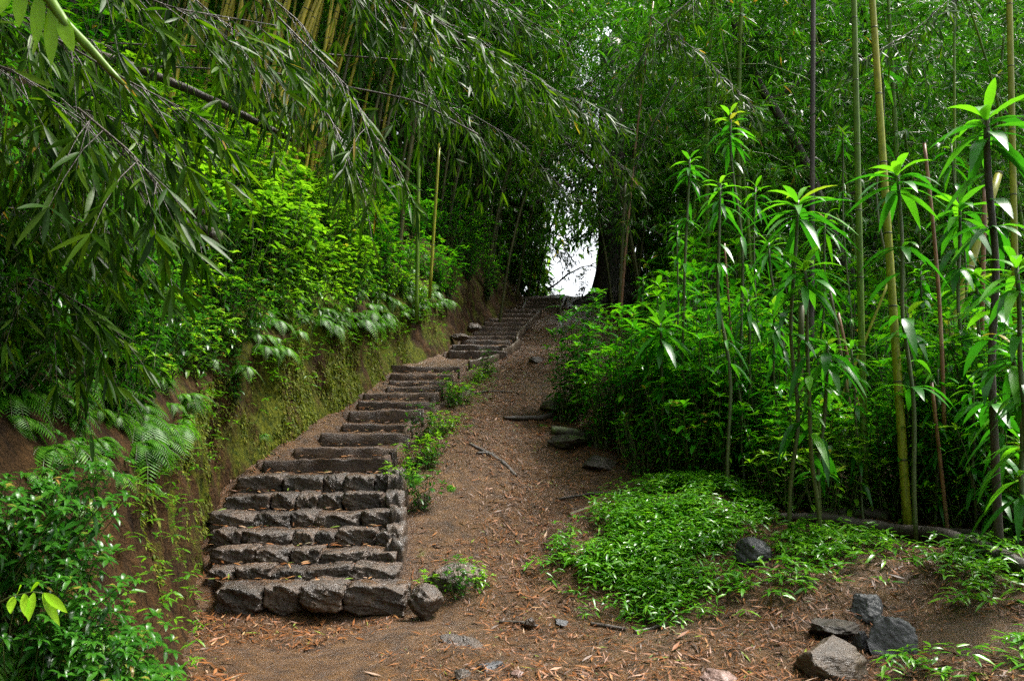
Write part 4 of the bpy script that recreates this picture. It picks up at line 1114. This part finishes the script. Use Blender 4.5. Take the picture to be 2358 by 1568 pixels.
# few ferns on the cut face and along the stair edge
for k, (px, py, Y, s, lab) in enumerate([(605, 995, 6.9, .35, 'tiny fern alone on the mossy cut bank'), (975, 1075, 7.0, .85, 'bright fern beside the first plank steps'), (940, 1045, 7.2, .75, 'yellow green fern at the edge of the plank steps'), (985, 975, 8.0, .8, 'tufted fern halfway along the plank steps'),
                                         (1010, 1020, 7.6, .55, 'small fern on the slope below the tufted one'), (1070, 880, 9.9, .6, 'fern clump at the top of the plank steps'), (1140, 850, 10.9, .6, 'dark green fern at the landing edge'), (925, 1165, 6.4, .4, 'little fern against the stone cheek of the steps'), (1075, 925, 9.2, .45, 'small fern under the sloping edge plank'), (1045, 1100, 6.9, .45, 'low fern on the muddy hump beside the stone steps'), (1090, 1335, 5.45, .3, 'little fern rooted on the pale mossy rock'), (1015, 1345, 5.4, .3, 'second little fern at the left of the pale mossy rock'), (1250, 965, 8.9, .6, 'pale tipped fern at the trail bend')]):
    p = P(px, py, Y); c = copy_tree(fp[k % 4]); put(c, p[0], p[1], z=(p[2] - .03) if k == 0 else max(float(ground_z(p[0], p[1])), p[2] - .15) - .01, rz=R.uniform(0, 6.28) if k else 0, sc=s, lab=lab, cat='fern')
R.seed(31); STRIP = []
for k in range(34):
    Y = R.uniform(6.4, 10.8); x = float(np.interp(Y, [5.5, 6.5, 8, 9.5, 11], [-.66, -.80, -.84, -.62, -.36])) + jit(.12); STRIP.append((Y, x))
# upright-leaved bright bushes on the slope (upper middle left)
bp = [shrub_proto(130 + k, [1.0, .8, 1.2][k], 14, 12, (.10, .15), .5, LM['bush'], .42, el=(-.3, .4), fromt=.25, name='bush') for k in range(3)]
R.seed(19)
bl = sorted([(R.uniform(7.0, 11.5), R.uniform(.15, 2.3)) for k in range(90)])
for k, (Y, d) in enumerate(bl):
    ya = np.array([Y]); x = float((xb(ya) - le(ya) * hf(ya))[0]) - d
    spawn(bp[k % 3], x, Y, rz=R.uniform(0, 6.28), sc=R.uniform(.65, 1.1), ry=.15, lab=bank_label('bright broadleaf bush on the slope', Y), cat='bush', grp='bright broadleaf bushes on the left slope')
bw = [shrub_proto(136 + k, [.42, .55, .34][k], 15, 9, (.05, .09), .42, LM['bush' if k != 1 else 'bankleaf'], .26, el=(-.5, .3), fromt=.15, name='herb', sr=.004) for k in range(3)]
R.seed(29)
for k, (Y, d) in enumerate(sorted([(R.uniform(4.6, 12.0), R.uniform(-.04, 1.0)) for k in range(150)])):
    ya = np.array([Y]); x = float((xb(ya) - le(ya) * hf(ya))[0]) - d
    spawn(bw[k % 3], x, Y, rz=R.uniform(0, 6.28), ry=.25 if d < .2 else .1, sc=R.uniform(.7, 1.15), lab=bank_label('small leafy plant on the brow', Y), cat='plant', grp='small leafy plants on the brow of the left bank')
for k, (Y, x) in enumerate(sorted(STRIP)):
    c = copy_tree(bw[k % 3] if k % 2 else fp[k % 4])
    put(c, x, Y, rz=R.uniform(0, 6.28), sc=R.uniform(.45, .8), lab='%s on the strip between stairs and dirt path, %s going uphill' % ('low leafy plant' if k % 2 else 'small fern', ordn(k // 2 + 1)), cat='plant' if k % 2 else 'fern', grp='plants on the strip between the stairs and the path')
for k, (px, py, Y, sc, lb_) in enumerate([(1000, 1350, 5.35, .5, 'small leafy tuft in front of the dark rock beside the bottom step'), (1060, 1352, 5.32, .55, 'leafy tuft hanging over the front of the rock by the bottom step'), (1108, 1340, 5.4, .5, 'leafy tuft at the right end of the rock by the bottom step'), (1075, 1300, 5.6, .35, 'tiny plant behind the rock by the bottom step')]):
    p = P(px, py, Y); c = copy_tree(bw[k % 3]); put(c, p[0], p[1], rz=k * 1.7, sc=sc, lab=lb_, cat='plant')
# darker plants filling the near left bank
np_ = [shrub_proto(140 + k, [.75, .6, .9][k], 16, 14, (.07, .12), .32, LM['bankleaf'], .4, el=(-.5, .4), droop=.55, name='plant') for k in range(3)]
R.seed(20)
nl = sorted([(R.uniform(2.4, 7.4), abs(R.gauss(0, .6))) for k in range(90)])
for k, (Y, d) in enumerate(nl):
    d += .28 if Y < 5.6 else 0
    ya = np.array([Y]); x = float((xb(ya) - le(ya) * hf(ya))[0]) - d - .12
    spawn(np_[k % 3], x, Y, rz=R.uniform(0, 6.28), sc=R.uniform(.6, 1.05) * (.75 if d < .4 else 1), ry=.2, lab=bank_label('dark glossy plant on the bank', Y), cat='plant', grp='glossy plants on the near left bank')
R.seed(26)
for k, (Y, t) in enumerate(sorted([(R.uniform(2.4, 4.9), R.uniform(.0, 1)) for k in range(150)])):
    ya = np.array([Y]); ff = t * .9 + .1
    x = float((xb(ya) - le(ya) * hf(ya) * ff)[0]); z = float((zb(ya) + hf(ya) * ff)[0])
    qx, qy = proj(np.array([x, Y, z]))
    if qx > (110 if (k % 3 == 1 or (k * 7) % 3 == 2) else 20) + (qy - 1150) * .28: continue
    if k % 3 != 1:
        c = copy_tree((np_[:2] + [bw[1]])[(k * 7) % 3]); lb_ = 'dark leafy plant hanging on the near bank face, %s from the camera' % ordn(k + 1)
    else:
        c = copy_tree(fp[k % 4]); lb_ = 'fern hanging on the near bank face, %s from the camera' % ordn(k + 1)
    put(c, x, Y, z=z, rz=jit(.6), ry=.35, sc=R.uniform(.45, .7), lab=lb_, cat='plant' if k % 3 != 1 else 'fern', grp='plants hanging on the near bank face')
R.seed(28)
for k in range(46):
    Y = R.uniform(5.5, 14); x = float(xb(np.array([Y]))[0]) - R.uniform(2.0, 6.5)
    spawn(us[k % 2], x, Y, rz=R.uniform(0, 6.28), sc=R.uniform(.6, 1.0), lab='dark bush among others high on the left slope under the grove', cat='bush', grp='dark bushes high on the left slope')
R.seed(34)
for k, (Y, d) in enumerate(sorted([(R.uniform(3.0, 5.7), R.uniform(.08, 1.0)) for k in range(140)])):
    ya = np.array([Y]); x = float((xb(ya) - le(ya) * hf(ya))[0]) - d
    c = copy_tree((np_ + [bw[1], bw[1], fp[0]] + fp)[(k * 3) % 10])
    put(c, x, Y, rz=R.uniform(0, 6.28) if (k * 3) % 10 < 5 else jit(.5), ry=.2, sc=R.uniform(.5, .85), lab='leafy growth on the bank brow by the lowest steps, %s going uphill' % ordn(k + 1), cat='plant', grp='leafy growth on the bank brow by the lowest steps')
# low shrubs and creepers in the dark beyond
R.seed(21)
for k, Y in enumerate(sorted(R.uniform(10.5, 23) for _ in range(64))):
    ya = np.array([Y]); x = float((xb(ya) - le(ya) * hf(ya))[0]) - R.uniform(-.05, 1.7)
    spawn(sh[k % 3] if Y < 15 else us[k % 2], x, Y, rz=R.uniform(0, 6.28), sc=R.uniform(.6, 1.0), lab=bank_label('small dark shrub at the thicket foot', Y), cat='shrub', grp='small shrubs at the foot of the left thicket')

R.seed(27); pts = []
for k in range(420):
    Y = R.uniform(3.6, 12.5); t = 1 - abs(R.gauss(0, .3)); ya = np.array([Y])
    if t < .05: continue
    pts.append((float((xb(ya) - le(ya) * hf(ya) * t)[0]) + .05, Y, float((zb(ya) + hf(ya) * t)[0])))
for k in range(260):
    Y = R.uniform(6.3, 11); x = float(np.interp(Y, [5.5, 6.5, 8, 9.5, 11], [-.6, -.72, -.75, -.55, -.3])) + R.gauss(.05, .14)
    if vnoise(np.array([x]), np.array([Y]), 2.6, 90)[0] > -.05: pts.append((x, Y, float(ground_z(x, Y))))
for k in range(60):
    Y = R.uniform(3.4, 5.2); x = float(xb(np.array([Y]))[0]) - R.random() ** 2 * .3; t = R.random() ** 1.5
    pts.append((float(xb(np.array([Y]))[0] - le(np.array([Y]))[0] * t * .9) + .03, Y, float(zb(np.array([Y]))[0] + .88 * t)))
lf = Leaves(); m = MB(); sprigs(lf, pts, (.0, .05), (.02, .07), (3, 6), .55)
struct(lf.build('weeds', LM['fern'], None, 2), 'stuff', 'small green weeds sprouting from the cut bank and beside the stairs', 'weeds')
# near fern fronds at the lower left corner, and the lime sprig
nf = [fern_proto(150 + k, 9, .55, (.1, .8), (.5, .8), face=-.2, pairs=24, lw=.15) for k in range(2)]
for k, (px, py, Y, s, lab) in enumerate([(190, 1480, 2.9, .75, 'large feathery fern at the lower left corner'), (60, 1500, 2.7, .7, 'feathery fern cut by the left edge at the bottom'), (250, 1555, 2.85, .65, 'feathery fern touching the bottom edge at left'), (330, 1130, 4.6, .55, 'drooping fern hanging over the brown bank face'), (380, 1010, 5.0, .6, 'long fern draped at the corner of the bank')]):
    p = P(px, py, Y); c = nf[k % 2] if k < 2 else copy_tree(nf[k % 2]); put(c, p[0] - .1, p[1], z=p[2], rz=jit(.5), sc=s, lab=lab, cat='fern')
R.seed(22)
a = P(20, 1375, 1.9); root = empty('sprig', a); m = MB(); lf = Leaves()
q = [P(px, py, 1.9) - a for px, py in ((-60, 1420), (20, 1375), (75, 1362), (115, 1368))]; m.tube(q, [.0022, .002, .0016, .001], 5)
for (px, py, ex, ey) in [(30, 1372, 25, 1410), (55, 1365, 62, 1418), (78, 1362, 66, 1428), (98, 1364, 138, 1436), (100, 1364, 156, 1406), (70, 1362, 92, 1338), (40, 1368, 50, 1345)]:
    b = P(px, py, 1.9) - a; e = P(ex, ey, 1.86) - a; L = np.linalg.norm(e - b); lf.add(b, e - b, L, .021, .05, (0, -.8, .6), .6)
m.build('stem', M['stem'], root); lf.build('foliage', LM['lime'], root, 3)
tag(root, 'bright lime green leaf sprig sticking out at the lower left edge', 'sprig')

# ------------------------------------------------------------------ overhanging bamboo branches, upper left
def hang_branch(label, pts, r=.0055, n=9, leaf=(.085, .165), wide=.13, seed=0, mat='bam_near', fall=.65, twl=(.12, .4), name='bamboo_branch', per=(4, 6), det=3, stem='bark'):
    R.seed(seed); W = [P(*p) for p in pts]; b0 = W[0]; root = empty(name, b0); m = MB(); lf = Leaves()
    W = np.array(W) - b0
    S = np.linspace(0, len(W) - 1, 8 * (len(W) - 1) + 1)
    q = np.array([[np.interp(s, range(len(W)), W[:, c]) for c in range(3)] for s in S])
    for c in range(3): q[1:-1, c] = (q[:-2, c] + q[1:-1, c] * 2 + q[2:, c]) / 4
    m.tube(q, np.linspace(r, r * .3, len(q)), 6)
    n = int(n * 2.0)
    for k in range(n):
        t = (k + R.random()) / n; i = min(len(q) - 2, int(t * (len(q) - 1))); o = q[i]; tv = unit(q[i + 1] - q[i])
        d = unit(tv * .7 + np.array([jit(.8), jit(.8), R.uniform(-.9, .15)])); L = R.uniform(*twl)
        tw = [o + d * L * s - np.array([0, 0, 1]) * L * .5 * s * s for s in (0, .4, .75, 1)]; m.tube(tw, [.0028, .0022, .0016, .001], 4, cap=False)
        for c in (1, 2, 3):
            for j in range(R.randint(*per) - (3 - c)):
                dd = unit(d * .6 + np.array([R.gauss(0, .5), R.gauss(0, .5), -fall + R.gauss(0, .4)])); ll = R.uniform(*leaf)
                lf.add(tw[c], dd, ll, ll * wide * R.uniform(.85, 1.2), R.uniform(.05, .25), (R.gauss(0, .7), R.gauss(-.6, .7), .5))
    m.build('stem', M[stem], root); lf.build('foliage', LM[mat], root, det, .14)
    return tag(root, label, 'branch')
HB = hang_branch
for k, (pp, lab) in enumerate([([(-100, 20, 3.6), (60, 40, 3.7), (260, 110, 3.9)], 'bamboo branch close under the top left corner shoot'), ([(100, 230, 3.7), (260, 270, 3.8), (450, 400, 3.9)], 'bamboo branch above the broken mossy stub'), ([(-80, 420, 3.7), (60, 420, 3.8), (230, 500, 3.8)], 'bamboo branch left of the broken mossy stub'),
        ([(380, -60, 4.4), (520, 60, 4.5), (640, 230, 4.6)], 'bamboo branch hanging before the yellow culms, left one'), ([(560, -60, 4.8), (700, 60, 4.9), (760, 180, 4.9)], 'bamboo branch hanging before the yellow culms, middle one'), ([(820, -60, 5.2), (930, 100, 5.3), (1000, 240, 5.4)], 'bamboo branch hanging before the dark thicket'),
        ([(930, 200, 6.5), (1040, 250, 6.8), (1130, 340, 7.2)], 'bamboo branch below the lit arch rim'), ([(1080, 260, 9.0), (1200, 330, 9.4), (1290, 430, 9.8)], 'bamboo branch in the dark under the arch')]):
    HB(lab, pp, n=14, seed=60 + k, det=2)
HB('bamboo branch with long hanging leaves along the dark diagonal limb, upper left', [(80, 60, 3.2), (300, 190, 3.3), (520, 300, 3.5)], n=13, seed=30)
HB('drooping bamboo branch at the left edge under the top corner', [(-80, 120, 3.0), (60, 180, 3.0), (200, 300, 3.1)], n=13, seed=31)
HB('bamboo branch hanging at the left with bluish shining leaves', [(-60, 300, 3.2), (150, 330, 3.2), (330, 430, 3.3)], n=13, seed=32)
HB('bamboo branch with a tan withered leaf in the middle of the upper left', [(180, 250, 3.0), (300, 350, 2.9), (370, 430, 2.9)], n=9, seed=33)
HB('bamboo branch sweeping right with narrow yellowish leaves in front of the grove', [(640, 40, 4.2), (800, 200, 4.1), (900, 380, 4.0)], n=13, seed=34, wide=.1)
HB('bamboo branch tip dangling over the bright bushes', [(640, 120, 4.4), (760, 270, 4.3), (830, 420, 4.2)], n=11, seed=35, wide=.1)
HB('bamboo branch along the top edge left of the yellow grove', [(200, -60, 3.4), (400, 20, 3.5), (640, 60, 3.8)], n=12, seed=36)
HB('bamboo branch in the top middle over the dark thicket', [(760, -80, 4.8), (960, 20, 5.0), (1150, 130, 5.4)], n=15, seed=37)
HB('leafy bamboo spray pointing right above the landing', [(900, 60, 5.6), (1100, 100, 6.0), (1260, 190, 6.6)], n=16, seed=38, fall=.6)
HB('bamboo spray along the lit lower rim of the arch', [(1050, 150, 7.2), (1250, 190, 7.6), (1400, 280, 8.4)], n=18, seed=39, fall=.6, leaf=(.13, .2), det=2)
HB('bamboo spray at the arch rim dipping beside the gap', [(1180, 230, 8.5), (1330, 250, 9.0), (1440, 400, 9.6)], n=18, seed=40, fall=.7, det=2)
HB('topmost bamboo spray left of the pale sky hole', [(980, -60, 7.0), (1150, 10, 7.4), (1330, 110, 8.2)], n=18, seed=41, fall=.5, det=2)
HB('low bamboo branch in the shadow at the far left', [(-60, 480, 3.4), (120, 480, 3.4), (300, 560, 3.6)], n=12, seed=42)
HB('bamboo branch in deep shade at the left edge, half way down', [(-60, 640, 3.4), (80, 640, 3.4), (220, 720, 3.5)], n=10, seed=43)
HB('fine leaved bamboo spray before the big trunk right of the gap', [(1560, 180, 10.5), (1480, 330, 10.3), (1430, 520, 10.0)], n=16, seed=44, det=2)
HB('fine leaved bamboo spray at the top right of the sky hole', [(1640, -40, 9.0), (1520, 60, 8.8), (1430, 210, 8.7)], n=18, seed=45, fall=.5, det=2)
HB('bamboo spray in the upper right above the close culm pair', [(2250, -60, 7.5), (2120, 60, 7.4), (1950, 160, 7.3)], n=18, seed=46, fall=.5, det=2)
HB('bamboo spray in front of the leaning dark trunk', [(1500, 40, 9.0), (1620, 130, 8.8), (1750, 260, 8.6)], n=18, seed=47, fall=.5, det=2)
# large soft leaves and shoot very near, top left corner
R.seed(23)
a = P(60, -40, 1.15); root = empty('bamboo_shoot', a); m = MB(); lf = Leaves()
q = [P(px, py, 1.15) - a for px, py in ((60, -40), (115, 0), (150, 55), (200, 105), (255, 165), (285, 195))]; m.tube(q, [.0085, .0085, .008, .007, .005, .003], 8)
for (px, py, ex, ey) in [(20, -30, 2, 30), (50, -40, 44, 62), (90, -20, 84, 105), (120, 5, 118, 150), (135, 30, 170, 118)]:
    b = P(px, py, 1.15) - a; e = P(ex, ey, 1.13) - a; L = np.linalg.norm(e - b); lf.add(b, e - b, L, .023, .03, (0, -1, .3), .8)
m.build('stem', M['culm_g'], root); lf.build('foliage', LM['bush'], root, 3, .08)
tag(root, 'bright green shoot with broad hanging leaves at the top left corner', 'branch')

# ------------------------------------------------------------------ wood on the ground and in the air
def log(label, pts, r, mat, name='log', cat='log', seed=0, seg=12, rough=.14, onground=None):
    W = np.array([P(*p) for p in pts])
    if onground is not None: W[:, 2] = ground_z(W[:, 0], W[:, 1]) + onground
    b0 = W[0]; W = W - b0; n = 10 * (len(W) - 1) + 1; S = np.linspace(0, len(W) - 1, n)
    q = np.array([[np.interp(s, range(len(W)), W[:, c]) for c in range(3)] for s in S])
    for _ in range(3):
        q[1:-1] = (q[:-2] + q[1:-1] * 2 + q[2:]) / 4
    r = np.interp(S, range(len(W)), r) if not np.isscalar(r) else np.full(n, r)
    rr = r * (1 + rough * np.array([fbm(np.array([s * 2.7 + seed]), np.array([.5]), 1, seed % 9, 2)[0] for s in S]))
    m = MB(); m.tube(q, rr, seg); V = m.v[0]; V += (np.stack([fbm(V[:, 0] + 3, V[:, 2] + V[:, 1], 9, 3, 2), fbm(V[:, 1], V[:, 2] + V[:, 0], 9, 4, 2), fbm(V[:, 0], V[:, 1] + 5, 9, 5, 2)], 1)) * float(np.mean(r)) * rough
    o = m.build(name, M[mat]); o.location = tuple(b0)
    return tag(o, label, cat)
log('long dark root running along the soil edge at the right', [(1790, 1225, 6.0), (1900, 1205, 6.0), (2040, 1215, 5.85), (2150, 1245, 5.5), (2260, 1285, 5.1), (2400, 1330, 4.6)], [.02, .045, .05, .05, .055, .06], 'bark', 'root', 'root', 3, onground=.035)
log('thin dead stem lying above the right end of the long root', [(2170, 1225, 5.7), (2280, 1262, 5.4), (2420, 1290, 5.0)], .03, 'bark', 'fallen_stem', 'branch', 5, onground=.03)
log('flat mossy log end behind the long root', [(1865, 1200, 6.15), (1960, 1190, 6.2), (2040, 1200, 6.2)], .05, 'bark_moss', 'log', 'log', 6, onground=.02)
log('broken mossy branch stub poking out of the left foliage', [(330, 480, 4.0), (400, 505, 4.0), (505, 550, 4.0)], [.045, .042, .036], 'bark_moss', 'branch', 'branch', 8)
log('dark side stub on the broken branch at left', [(395, 505, 3.95), (430, 492, 3.9), (468, 488, 3.86)], [.026, .022, .016], 'bark', 'branch_stub', 'branch', 9)
log('dark thin limb slanting across the upper left foliage', [(120, 90, 4.6), (320, 160, 4.6), (500, 235, 4.6), (680, 328, 4.6)], [.03, .026, .022, .016], 'bark', 'branch', 'branch', 10)
log('wire thin bare twig crossing the yellow grove, upper one', [(240, 100, 5.0), (560, 112, 5.2), (940, 140, 5.4)], .006, 'bark', 'twig', 'twig', 11, 6)
log('wire thin bare twig crossing the yellow grove, lower one', [(260, 150, 5.0), (620, 165, 5.1), (960, 232, 5.3), (1100, 310, 5.6)], .006, 'bark', 'twig', 'twig', 12, 6)
log('forked root bulging from the path below the trail bend', [(1080, 1028, 7.8), (1120, 1032, 7.75), (1160, 1052, 7.6), (1188, 1080, 7.4)], [.016, .026, .03, .014], 'bark', 'root', 'root', 14, onground=.004)
log('short forking rootlet left of the forked root', [(1098, 1055, 7.65), (1115, 1045, 7.7), (1135, 1036, 7.75)], .014, 'bark', 'rootlet', 'root', 15, onground=.01)
log('dark bent root emerging from the trail bend', [(1160, 975, 8.9), (1200, 958, 9.0), (1245, 945, 9.1), (1275, 925, 9.2)], [.018, .03, .035, .03], 'bark', 'root', 'root', 16, onground=.02)
log('stick lying across the slope under the sloping edge plank', [(1070, 908, 9.6), (1120, 905, 9.7), (1180, 902, 9.8)], .008, 'bark', 'stick', 'stick', 17, onground=.02)
log('dark stick at the back edge of the mound', [(1285, 1130, 6.9), (1370, 1125, 6.9), (1450, 1135, 6.8)], .011, 'bark', 'stick', 'stick', 18, onground=.012)
log('broken stick on the litter left of the mound', [(1310, 1165, 6.55), (1350, 1148, 6.6), (1400, 1152, 6.6)], .02, 'twig', 'stick', 'stick', 19, onground=.015)
log('dark stick lying mid path in the foreground', [(1360, 1437, 4.85), (1400, 1442, 4.8), (1440, 1444, 4.8)], .012, 'bark', 'stick', 'stick', 20, onground=.01)
log('short wet stick below the ground cover', [(1460, 1452, 4.75), (1500, 1440, 4.8), (1530, 1432, 4.85)], .012, 'edge', 'stick', 'stick', 21, onground=.01)
log('grey brown rotten log end beneath the trail edge shrubs', [(1270, 985, 8.6), (1330, 992, 8.5), (1400, 1005, 8.4)], .055, 'bark_moss', 'log', 'log', 22, onground=.03)
log('stick among litter right of the dark stick in the foreground', [(1150, 1418, 4.95), (1200, 1428, 4.9), (1240, 1433, 4.85)], .011, 'bark', 'stick', 'stick', 24, onground=.01)

# ------------------------------------------------------------------ fallen leaves and twigs
def litter(n, region, name, label, seed, size=(.02, .075), zfun=None, curl=.25):
    rs = np.random.RandomState(seed); lf = Leaves(); pts = region(rs, n)
    a = rs.uniform(0, 2 * math.pi, len(pts)); L = rs.uniform(*size, len(pts)) * rs.choice([.6, 1, 1, 1.5], len(pts)); Wd = rs.uniform(.08, .2, len(pts))
    zf = zfun or surf_z
    x, y = pts[:, 0], pts[:, 1]; x2 = x + np.cos(a) * L; y2 = y + np.sin(a) * L
    z1 = zf(x, y) + rs.uniform(.003, .014, len(pts)); z2 = zf(x2, y2) + rs.uniform(.004, .03, len(pts))
    lf.b = list(np.stack([x, y, z1], 1)); lf.d = list(np.stack([x2 - x, y2 - y, z2 - z1], 1)); lf.u = list(rs.normal(size=(len(pts), 3)) * .3 + [0, 0, 1])
    lf.L = list(L); lf.W = list(L * Wd); lf.dr = list(rs.uniform(-curl, curl, len(pts)) * .3); lf.t = list(np.clip(rs.choice([.2, .45, .5, .6, .7, .8, .93], len(pts), p=[.38, .30, .20, .06, .01, .02, .03]) + rs.normal(size=len(pts)) * .06, 0, 1))
    struct(lf.build(name, M['litter'], None, 1, .2), 'stuff', label, 'leaf litter')
def reg_ground(rs, n):
    y = 3.3 + (rs.rand(n * 3) ** 1.5) * 12; x = rs.uniform(-2.3, 2.9, n * 3)
    ok = (x > xb(y) + .02)
    dn = fbm(x, y, 1.4, 80, 3)
    worn = np.exp(-((x + .75) / .55) ** 2 - ((y - 4.3) / .75) ** 2)   # trodden bare patch before the steps
    st_ = (x < np.interp(y, [5.1, 6.6, 7.2, 8.5, 10.6, 12], [-.62, -.9, -1.1, -.85, -.75, -.3])) & (y > 5.15)
    ok &= (dn + .45 - 1.3 * worn > rs.uniform(-.6, 1.0, n * 3)) & ~st_
    return np.stack([x, y], 1)[ok][:n]
litter(38000, reg_ground, 'leaf_litter', 'orange brown fallen bamboo leaves strewn over the path and soil', 1)
litter(60000, reg_ground, 'leaf_litter', 'fine crumbs of bark and leaf strewn over the path and soil', 5, size=(.008, .03))
def reg_bank(rs, n):
    y = rs.uniform(3.4, 11, n * 2); x = xb(y) - np.abs(rs.normal(size=n * 2)) * .02 + np.abs(rs.normal(size=n * 2)) * .14
    return np.stack([x, y], 1)[(y < 5.2) | (x < xb(y) + .1)][:n]
litter(900, reg_bank, 'leaf_litter', 'fallen leaves gathered along the foot of the cut bank', 2, zfun=lambda x, y: ground_z(x, y))
# leaves caught on the treads
lf = Leaves(); rs = np.random.RandomState(9); R.seed(24)
for i in range(18):
    A, B, A0, B0 = step_pts(i); nA, nB = step_pts(i + 1)[2:] if i < 17 else (P(930, 826, 11.9), P(1090, 826, 11.9))
    for k in range(55 if i < 7 else 30):
        u = rs.rand(); u = u ** 1.5 if rs.rand() < .5 else u; v = rs.uniform(.15, 1)
        p = (A * (1 - u) + B * u) * (1 - v) + (nA * (1 - u) + nB * u) * v + np.array([0, .08 * (1 - v), .016 + .012 * rs.rand()])
        a = rs.uniform(0, 6.28); ll = rs.uniform(.03, .085)
        lf.add(p, (math.cos(a), math.sin(a) * .6, rs.uniform(-.1, .3)), ll, ll * rs.uniform(.14, .24), .1, None, float(np.clip(rs.choice([.2, .45, .55, .7, .8, .93]) + .05 * rs.normal(), 0, 1)))
struct(lf.build('leaf_litter', M['litter'], None, 2, .2), 'stuff', 'brown leaf scraps caught on the treads of the stairs', 'leaf litter')

# pale bushes in the open beyond the ridge, and leafy twigs hanging into the gap
R.seed(25)
for px, Y, sc, lab in ((1338, 23.2, 1.9, 'sunlit yellow green bush seen through the bright gap'), (1278, 23.4, 1.5, 'pale low bush in the bright gap beside the stair top')):
    x = P(px, 676, Y)[0]; c = copy_tree(ls); put(c, x, Y, rz=px, sc=sc, lab=lab, cat='bush')
HB('leafy twig hanging into the upper left of the bright gap', [(1215, 520, 19.2), (1262, 555, 19.3), (1320, 590, 19.4)], n=18, seed=80, leaf=(.09, .15), mat='bam_far', det=2, twl=(.2, .5))
HB('leafy twig hanging across the top of the bright gap', [(1390, 500, 19.8), (1340, 545, 19.7), (1290, 565, 19.6)], n=18, seed=81, leaf=(.09, .15), mat='bam_far', det=2, twl=(.2, .5))
HB('leafy bough arching pale above the bright gap', [(1220, 400, 18.5), (1290, 430, 18.6), (1370, 470, 18.8)], n=20, seed=82, leaf=(.1, .17), mat='bush', det=2, twl=(.3, .7))  # lighter bush leaf colour stands for pale light on the bough

# ------------------------------------------------------------------ light
EL, AZ = rad(60), rad(68)
w = bpy.data.worlds.new('World'); SC.world = w; w.use_nodes = True
nt = w.node_tree; nt.nodes.clear()
sky = nt.nodes.new('ShaderNodeTexSky'); sky.sky_type = 'NISHITA'; sky.sun_disc = False; sky.sun_elevation = EL; sky.sun_rotation = AZ
sky.air_density = 1.0; sky.dust_density = 4.0; sky.ozone_density = 1.0
hs = nt.nodes.new('ShaderNodeHueSaturation'); hs.inputs['Saturation'].default_value = .25
bg = nt.nodes.new('ShaderNodeBackground'); bg.inputs['Strength'].default_value = .08
wo = nt.nodes.new('ShaderNodeOutputWorld')
nt.links.new(sky.outputs[0], hs.inputs['Color']); nt.links.new(hs.outputs[0], bg.inputs[0]); nt.links.new(bg.outputs[0], wo.inputs[0])
sl = bpy.data.lights.new('sun', 'SUN'); sl.energy = 2.0; sl.angle = rad(16); sl.color = (1, .96, .88)
so = bpy.data.objects.new('sun', sl); C.objects.link(so)
dv = Vector((math.sin(AZ) * math.cos(EL), math.cos(AZ) * math.cos(EL), math.sin(EL)))
so.rotation_euler = (-dv).to_track_quat('-Z', 'Y').to_euler()
SC.view_settings.view_transform = 'Standard'; SC.view_settings.look = 'None'; SC.view_settings.gamma = 1
SC.view_settings.exposure = 2.45
SC.cycles.use_denoising = False
SC.cycles.max_bounces = 7; SC.cycles.diffuse_bounces = 4; SC.cycles.glossy_bounces = 3; SC.cycles.transmission_bounces = 4
SC.cycles.caustics_reflective = False; SC.cycles.caustics_refractive = False
